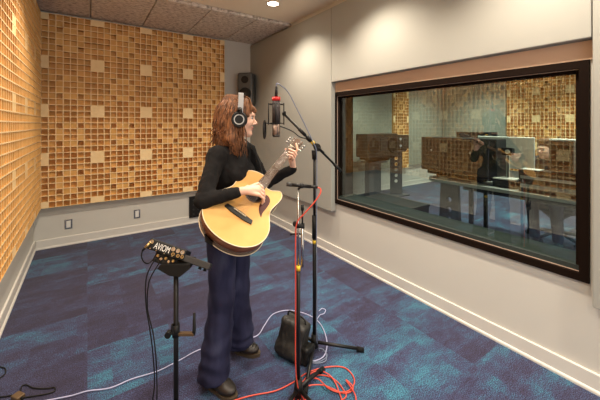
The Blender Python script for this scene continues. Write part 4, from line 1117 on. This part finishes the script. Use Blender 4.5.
def display(o, f, w_, h_, z0, label, mat, st_mat):
    m = local(o, f); t = thing('computer_display', o, label, 'computer display')
    sh = [(-w_/2, z0), (w_/2, z0), (w_/2, z0+h_), (-w_/2, z0+h_)]
    obj('shell', tm(MB().box((-w_/2, -.018, z0), (w_/2, .004, z0+h_), bev=.008), m), mat, t)
    obj('screen', tm(MB().box((-w_/2+.012, .004, z0+.012), (w_/2-.012, .006, z0+h_-.012)), m), 'blackglossy', t)
    obj('foot', tm(MB().box((-.1, -.09, 0), (.1, .08, .008), bev=.003).box((-.07, -.05, .008), (.07, -.035, z0+h_*.4), mtx=None), m), st_mat, t)
display((4.45, 1.84, .754), (1, 0, 0), .66, .40, .19, 'silver computer display seen from behind, between large loudspeaker and seated man', 'alu', 'alu')
display((4.66, 2.30, .754), (1, .1, 0), .55, .40, .24, 'black computer display peeking above the large loudspeaker on the desk', 'blackglossy', 'black')

# console with sloping top, small devices
t = thing('mixing_console', (4.25, 1.33, .754), 'dark mixing console on the desk in front of the seated man', 'mixing console')
pr = [(4.02, .754), (4.66, .754), (4.66, .83), (4.3, .93), (4.18, .995), (4.02, .995)]
mb = MB(); mb.add([(x, y, z) for y in (.72, 1.52) for x, z in pr], [(0, 1, 2, 3, 4, 5), (11, 10, 9, 8, 7, 6)]+[(i, (i+1) % 6, 6+(i+1) % 6, 6+i) for i in range(6)])
obj('console_body', mb, 'blackglossy', t)
obj('rear_rail', MB().box((4.008, .74, .80), (4.02, 1.50, .84)).box((4.008, .74, .90), (4.02, 1.50, .93)), 'ltgrey', t)
for k in range(10):
    y = .80+k*.075; obj('fader', MB().box((4.40, y-.012, .905), (4.44, y+.012, .928), bev=.003), 'white', t)
m = local((4.11, 1.145, .996), (1, .1, 0)); t = thing('studio_monitor', (4.11, 1.145, .996), 'upright dark loudspeaker with pale top beside the seated man, on console', 'loudspeaker')
obj('cabinet', tm(MB().box((-.10, -.10, .012), (.10, .10, .335), bev=.008), m), simple('speaker_dark', (.05, .048, .045), .4), t)
obj('top_panel', tm(MB().box((-.102, -.102, .335), (.102, .102, .352), bev=.004), m), 'alu', t, label='pale top panel')
obj('woofer', tm(MB().cyl((0, .10, .12), (0, .11, .12), .075, .068, n=24), m), 'black', t)
obj('tweeter', tm(MB().cyl((0, .10, .26), (0, .108, .26), .03, n=20), m), 'ltgrey', t)
obj('amplifier_plate', tm(MB().box((-.07, -.106, .06), (.07, -.10, .29), bev=.002), m), 'black', t)
for zz in (.12, .2): obj('badge', tm(MB().cyl((.02, -.106, zz), (.02, -.109, zz), .008, n=12), m), 'chrome', t)
t = thing('desk_camera', (4.20, 1.70, .754), 'small black device on a stem before the silver screen', 'device')
obj('stem', MB().cyl((4.20, 1.70, .754), (4.20, 1.70, 1.14), .006, n=10).cyl((4.20, 1.70, .754), (4.20, 1.70, .764), .05, n=20), 'black', t)
obj('head', MB().box((4.16, 1.64, 1.13), (4.23, 1.76, 1.22), bev=.008), 'black', t)
obj('lens', MB().cyl((4.160, 1.69, 1.175), (4.152, 1.69, 1.175), .025, n=18), 'alu', t)
t = thing('desk_printer', (4.2, 1.66, .754), 'low grey device with white paper tray on the desk beneath the silver screen', 'device')
obj('case_body', MB().box((4.06, 1.55, .754), (4.30, 1.82, .85), bev=.015), 'darkgrey', t)
obj('paper_tray', MB().box((4.04, 1.57, .85), (4.22, 1.80, .865), bev=.003), 'white', t)
t = thing('notebook', (4.12, 1.42, .997), 'pale sheet music lying on top of the console', 'paper')
obj('page', MB().box((4.03, 1.33, .9965), (4.17, 1.51, 1.002)), 'white', t)

# office chair and the man
CX, CY = 5.02, 1.47
t = thing('office_chair', (CX, CY, 0), 'black office chair with five-spoke base behind the desk', 'chair')
for k in range(5):
    a = math.radians(20+72*k); e = Vector((CX+.31*math.cos(a), CY+.31*math.sin(a), .075)); c = Vector((CX, CY, .11))
    lg = obj('spoke', MB().tube([c, c.lerp(e, .5)+Vector((0, 0, .008)), e], [.026, .022, .017], 8), 'blackglossy', t)
    q = Vector((math.sin(a), -math.cos(a), 0))
    obj('caster', MB().cyl(e-q*.026-ZU*.045, e-q*.006-ZU*.045, .029, n=16).cyl(e+q*.006-ZU*.045, e+q*.026-ZU*.045, .029, n=16).cyl(e-ZU*.045, e, .009, n=8), 'rubber', lg)
obj('gas_lift', MB().cyl((CX, CY, .08), (CX, CY, .33), .035, .028, n=20), 'black', t)
obj('mechanism', MB().tube([(CX, CY, .26), (CX, CY, .34), (CX, CY, .40)], [.05, .14, .20], 20), 'blackglossy', t)
obj('seat', MB().box((CX-.25, CY-.25, .40), (CX+.25, CY+.25, .48), bev=.035), 'mesh', t)
bk = MB().box((-.23, -.02, 0), (.23, .03, .58), bev=.022); tm(bk, local((CX+.28, CY, .56), (-1, 0, .12), (0, 0, 1))); obj('backrest', bk, 'mesh', t)
obj('back_post', MB().tube([(CX+.1, CY, .38), (CX+.29, CY, .42), (CX+.31, CY, .65)], .02, 8), 'black', t)
for s in (-1, 1): obj('armrest', MB().tube([(CX+.05, CY+s*.26, .42), (CX+.05, CY+s*.29, .62)], .015, 8).box((CX-.13, CY+s*.285-.03, .62), (CX+.14, CY+s*.285+.03, .65), bev=.01), 'black', t)

mf_ = Vector((-.97, .24, -.05)).normalized(); ms = mf_.cross(ZU).normalized(); mu = ms.cross(mf_)
MH = Vector((4.845, 1.535, 1.185))
def Mh(f, s, u): return MH+mf_*f+ms*s+mu*u
MBs = (mf_, ms, mu)
t = thing('person', (CX, CY, .48), 'man with tousled brown hair in a dark shirt, seated behind the console', 'person')
mp2 = face_prims(Mh, MBs)
hipc = Vector((CX+.02, CY, .58)); chest = Vector((CX-.04, CY, .92)); nbm = Vector((CX-.09, CY+.02, 1.06))
mp2 += [rc(Mh(-.02, 0, -.06), nbm, .056, .062, .02), rc(hipc, chest, .12, .12, .05)]
shl = [chest+Vector((-.02, s*.18, .10)) for s in (-1, 1)]; elb = [Vector((CX-.16, CY+s*.26, .76)) for s in (-1, 1)]; wr2 = [Vector((CX-.36, CY+s*.16, .83)) for s in (-1, 1)]
for s in (0, 1):
    mp2 += [rc(shl[s], elb[s], .04, .035), rc(elb[s], wr2[s], .033, .024, .01)]
    hd_ = wr2[s]; kk = hd_+Vector((-.09, 0, -.012)); K0_ = kk+Vector((0, .035, 0)); K1_ = kk+Vector((.01, -.035, 0))
    if s == 1: K0_, K1_ = K1_, K0_
    bb = []; tt_ = []
    for i in range(4):
        k = K0_.lerp(K1_, i/3); b0 = k+Vector((-.035, 0, .006)); b1 = b0+Vector((-.022, 0, -.010)); bb.append((b0, b1)); tt_.append(b1+Vector((-.014, 0, -.014)))
    th_ = (K1_+(K0_-K1_)*1.35+Vector((.06, 0, -.01)), K1_+(K0_-K1_)*1.5+Vector((.025, 0, -.015)), K1_+(K0_-K1_)*1.45+Vector((-.005, 0, -.022)))
    mp2 += hand_prims(hd_, K0_, K1_, tt_, bb, th_, ZU)
kne = [Vector((CX-.43, CY+s*.12, .53)) for s in (-1, 1)]
for s in (0, 1): mp2 += [rc(hipc+Vector((0, (-.09, .09)[s], -.01)), kne[s], .07, .052, .03), rc(kne[s], kne[s]+Vector((.08, 0, -.46)), .05, .035, .02)]
mm = organic(mp2, .0058)
for s in (-1, 1):
    e = Mh(.0755, s*.031, .001); mm.ball(e, .0125, 1); mm.ball(e+mf_*.0065, .0072, 2)
    mm.tube([Mh(.0865, s*.018, .014), Mh(.088, s*.03, .0175), Mh(.078, s*.046, .012)], [.0028, .003, .0015], 6, 3)
obj('body', mm, ['skin', 'eye', 'iris', 'brow'], t, fixn=False)
TBm = (Vector((-1, 0, 0)), Vector((0, 1, 0)), ZU)
sp2 = [rc(hipc, chest, .145, .15, .05), rc(shl[0], shl[1], .06, .06, .06), rc(nbm-ZU*.04, nbm+ZU*.0, .075, .068, .03)]
for s in (0, 1): sp2 += [rc(shl[s], elb[s], .058, .048, .03), rc(elb[s], wr2[s].lerp(elb[s], .1), .046, .034, .015)]
obj('shirt', organic(sp2, .009, lambda P, d: d+.005*noise3(P, 30, 2.)), 'shirt', t, fixn=False)
tr = []
for s in (0, 1): tr += [rc(hipc+Vector((0, (-.09, .09)[s], -.01)), kne[s], .088, .068, .03), rc(kne[s], kne[s]+Vector((.08, 0, -.42)), .066, .056, .02)]
obj('trousers', organic(tr, .009), 'denim', t, fixn=False)
for s in (0, 1):
    a = kne[s]+Vector((.08, 0, -.48)); so = organic([rc(Vector((a.x+.03, a.y, .055)), Vector((a.x-.14, a.y, .042)), .045, .036, .02)], .007, lambda P, d: np.maximum(d, .004-P[..., 2])); obj('shoe', so, 'black', t, fixn=False)
mh_ = [el(Mh(-.03, 0, .045), MBs, (.108, .088, .098), .03), el(Mh(.05, 0, .105), MBs, (.05, .065, .035), .03), el(Mh(.10, 0, -.045), MBs, (.10, .085, .10), .015, True), el(Mh(.0, 0, -.12), MBs, (.12, .12, .08), .015, True)]
obj('hair', organic(mh_, .005, lambda P, d: d+.008*noise3(P, 45, 1.)+.004*noise3(P, 95, 2.)), 'hair_brown', t, fixn=False)
#@@END
# ------------------------------------------------------------------ camera, world, render look
cam = bpy.data.cameras.new('camera'); co = bpy.data.objects.new('camera', cam); C.objects.link(co)
co.location = (0, 0, CAMH); co.rotation_euler = (math.pi/2, 0, -YAW)
cam.sensor_width = 36; cam.lens = 36*FP/600; cam.shift_y = (HOR-200)/600; cam.clip_start = .05; cam.clip_end = 60
SC.camera = co
wd = bpy.data.worlds.new('world'); SC.world = wd; wd.use_nodes = True
wd.node_tree.nodes['Background'].inputs[0].default_value = (.95, .92, .9, 1); wd.node_tree.nodes['Background'].inputs[1].default_value = 1.5  # added fill light, enters where the room is left open behind the camera
SC.view_settings.view_transform = 'Standard'; SC.view_settings.look = 'None'; SC.view_settings.gamma = 1; SC.view_settings.use_curve_mapping = False
SC.view_settings.exposure = 0.34
SC.cycles.use_denoising = True
SC.cycles.max_bounces = 10; SC.cycles.diffuse_bounces = 5; SC.cycles.glossy_bounces = 4; SC.cycles.transparent_max_bounces = 12; SC.cycles.transmission_bounces = 6
SC.cycles.sample_clamp_indirect = 6; SC.cycles.caustics_reflective = False; SC.cycles.caustics_refractive = False
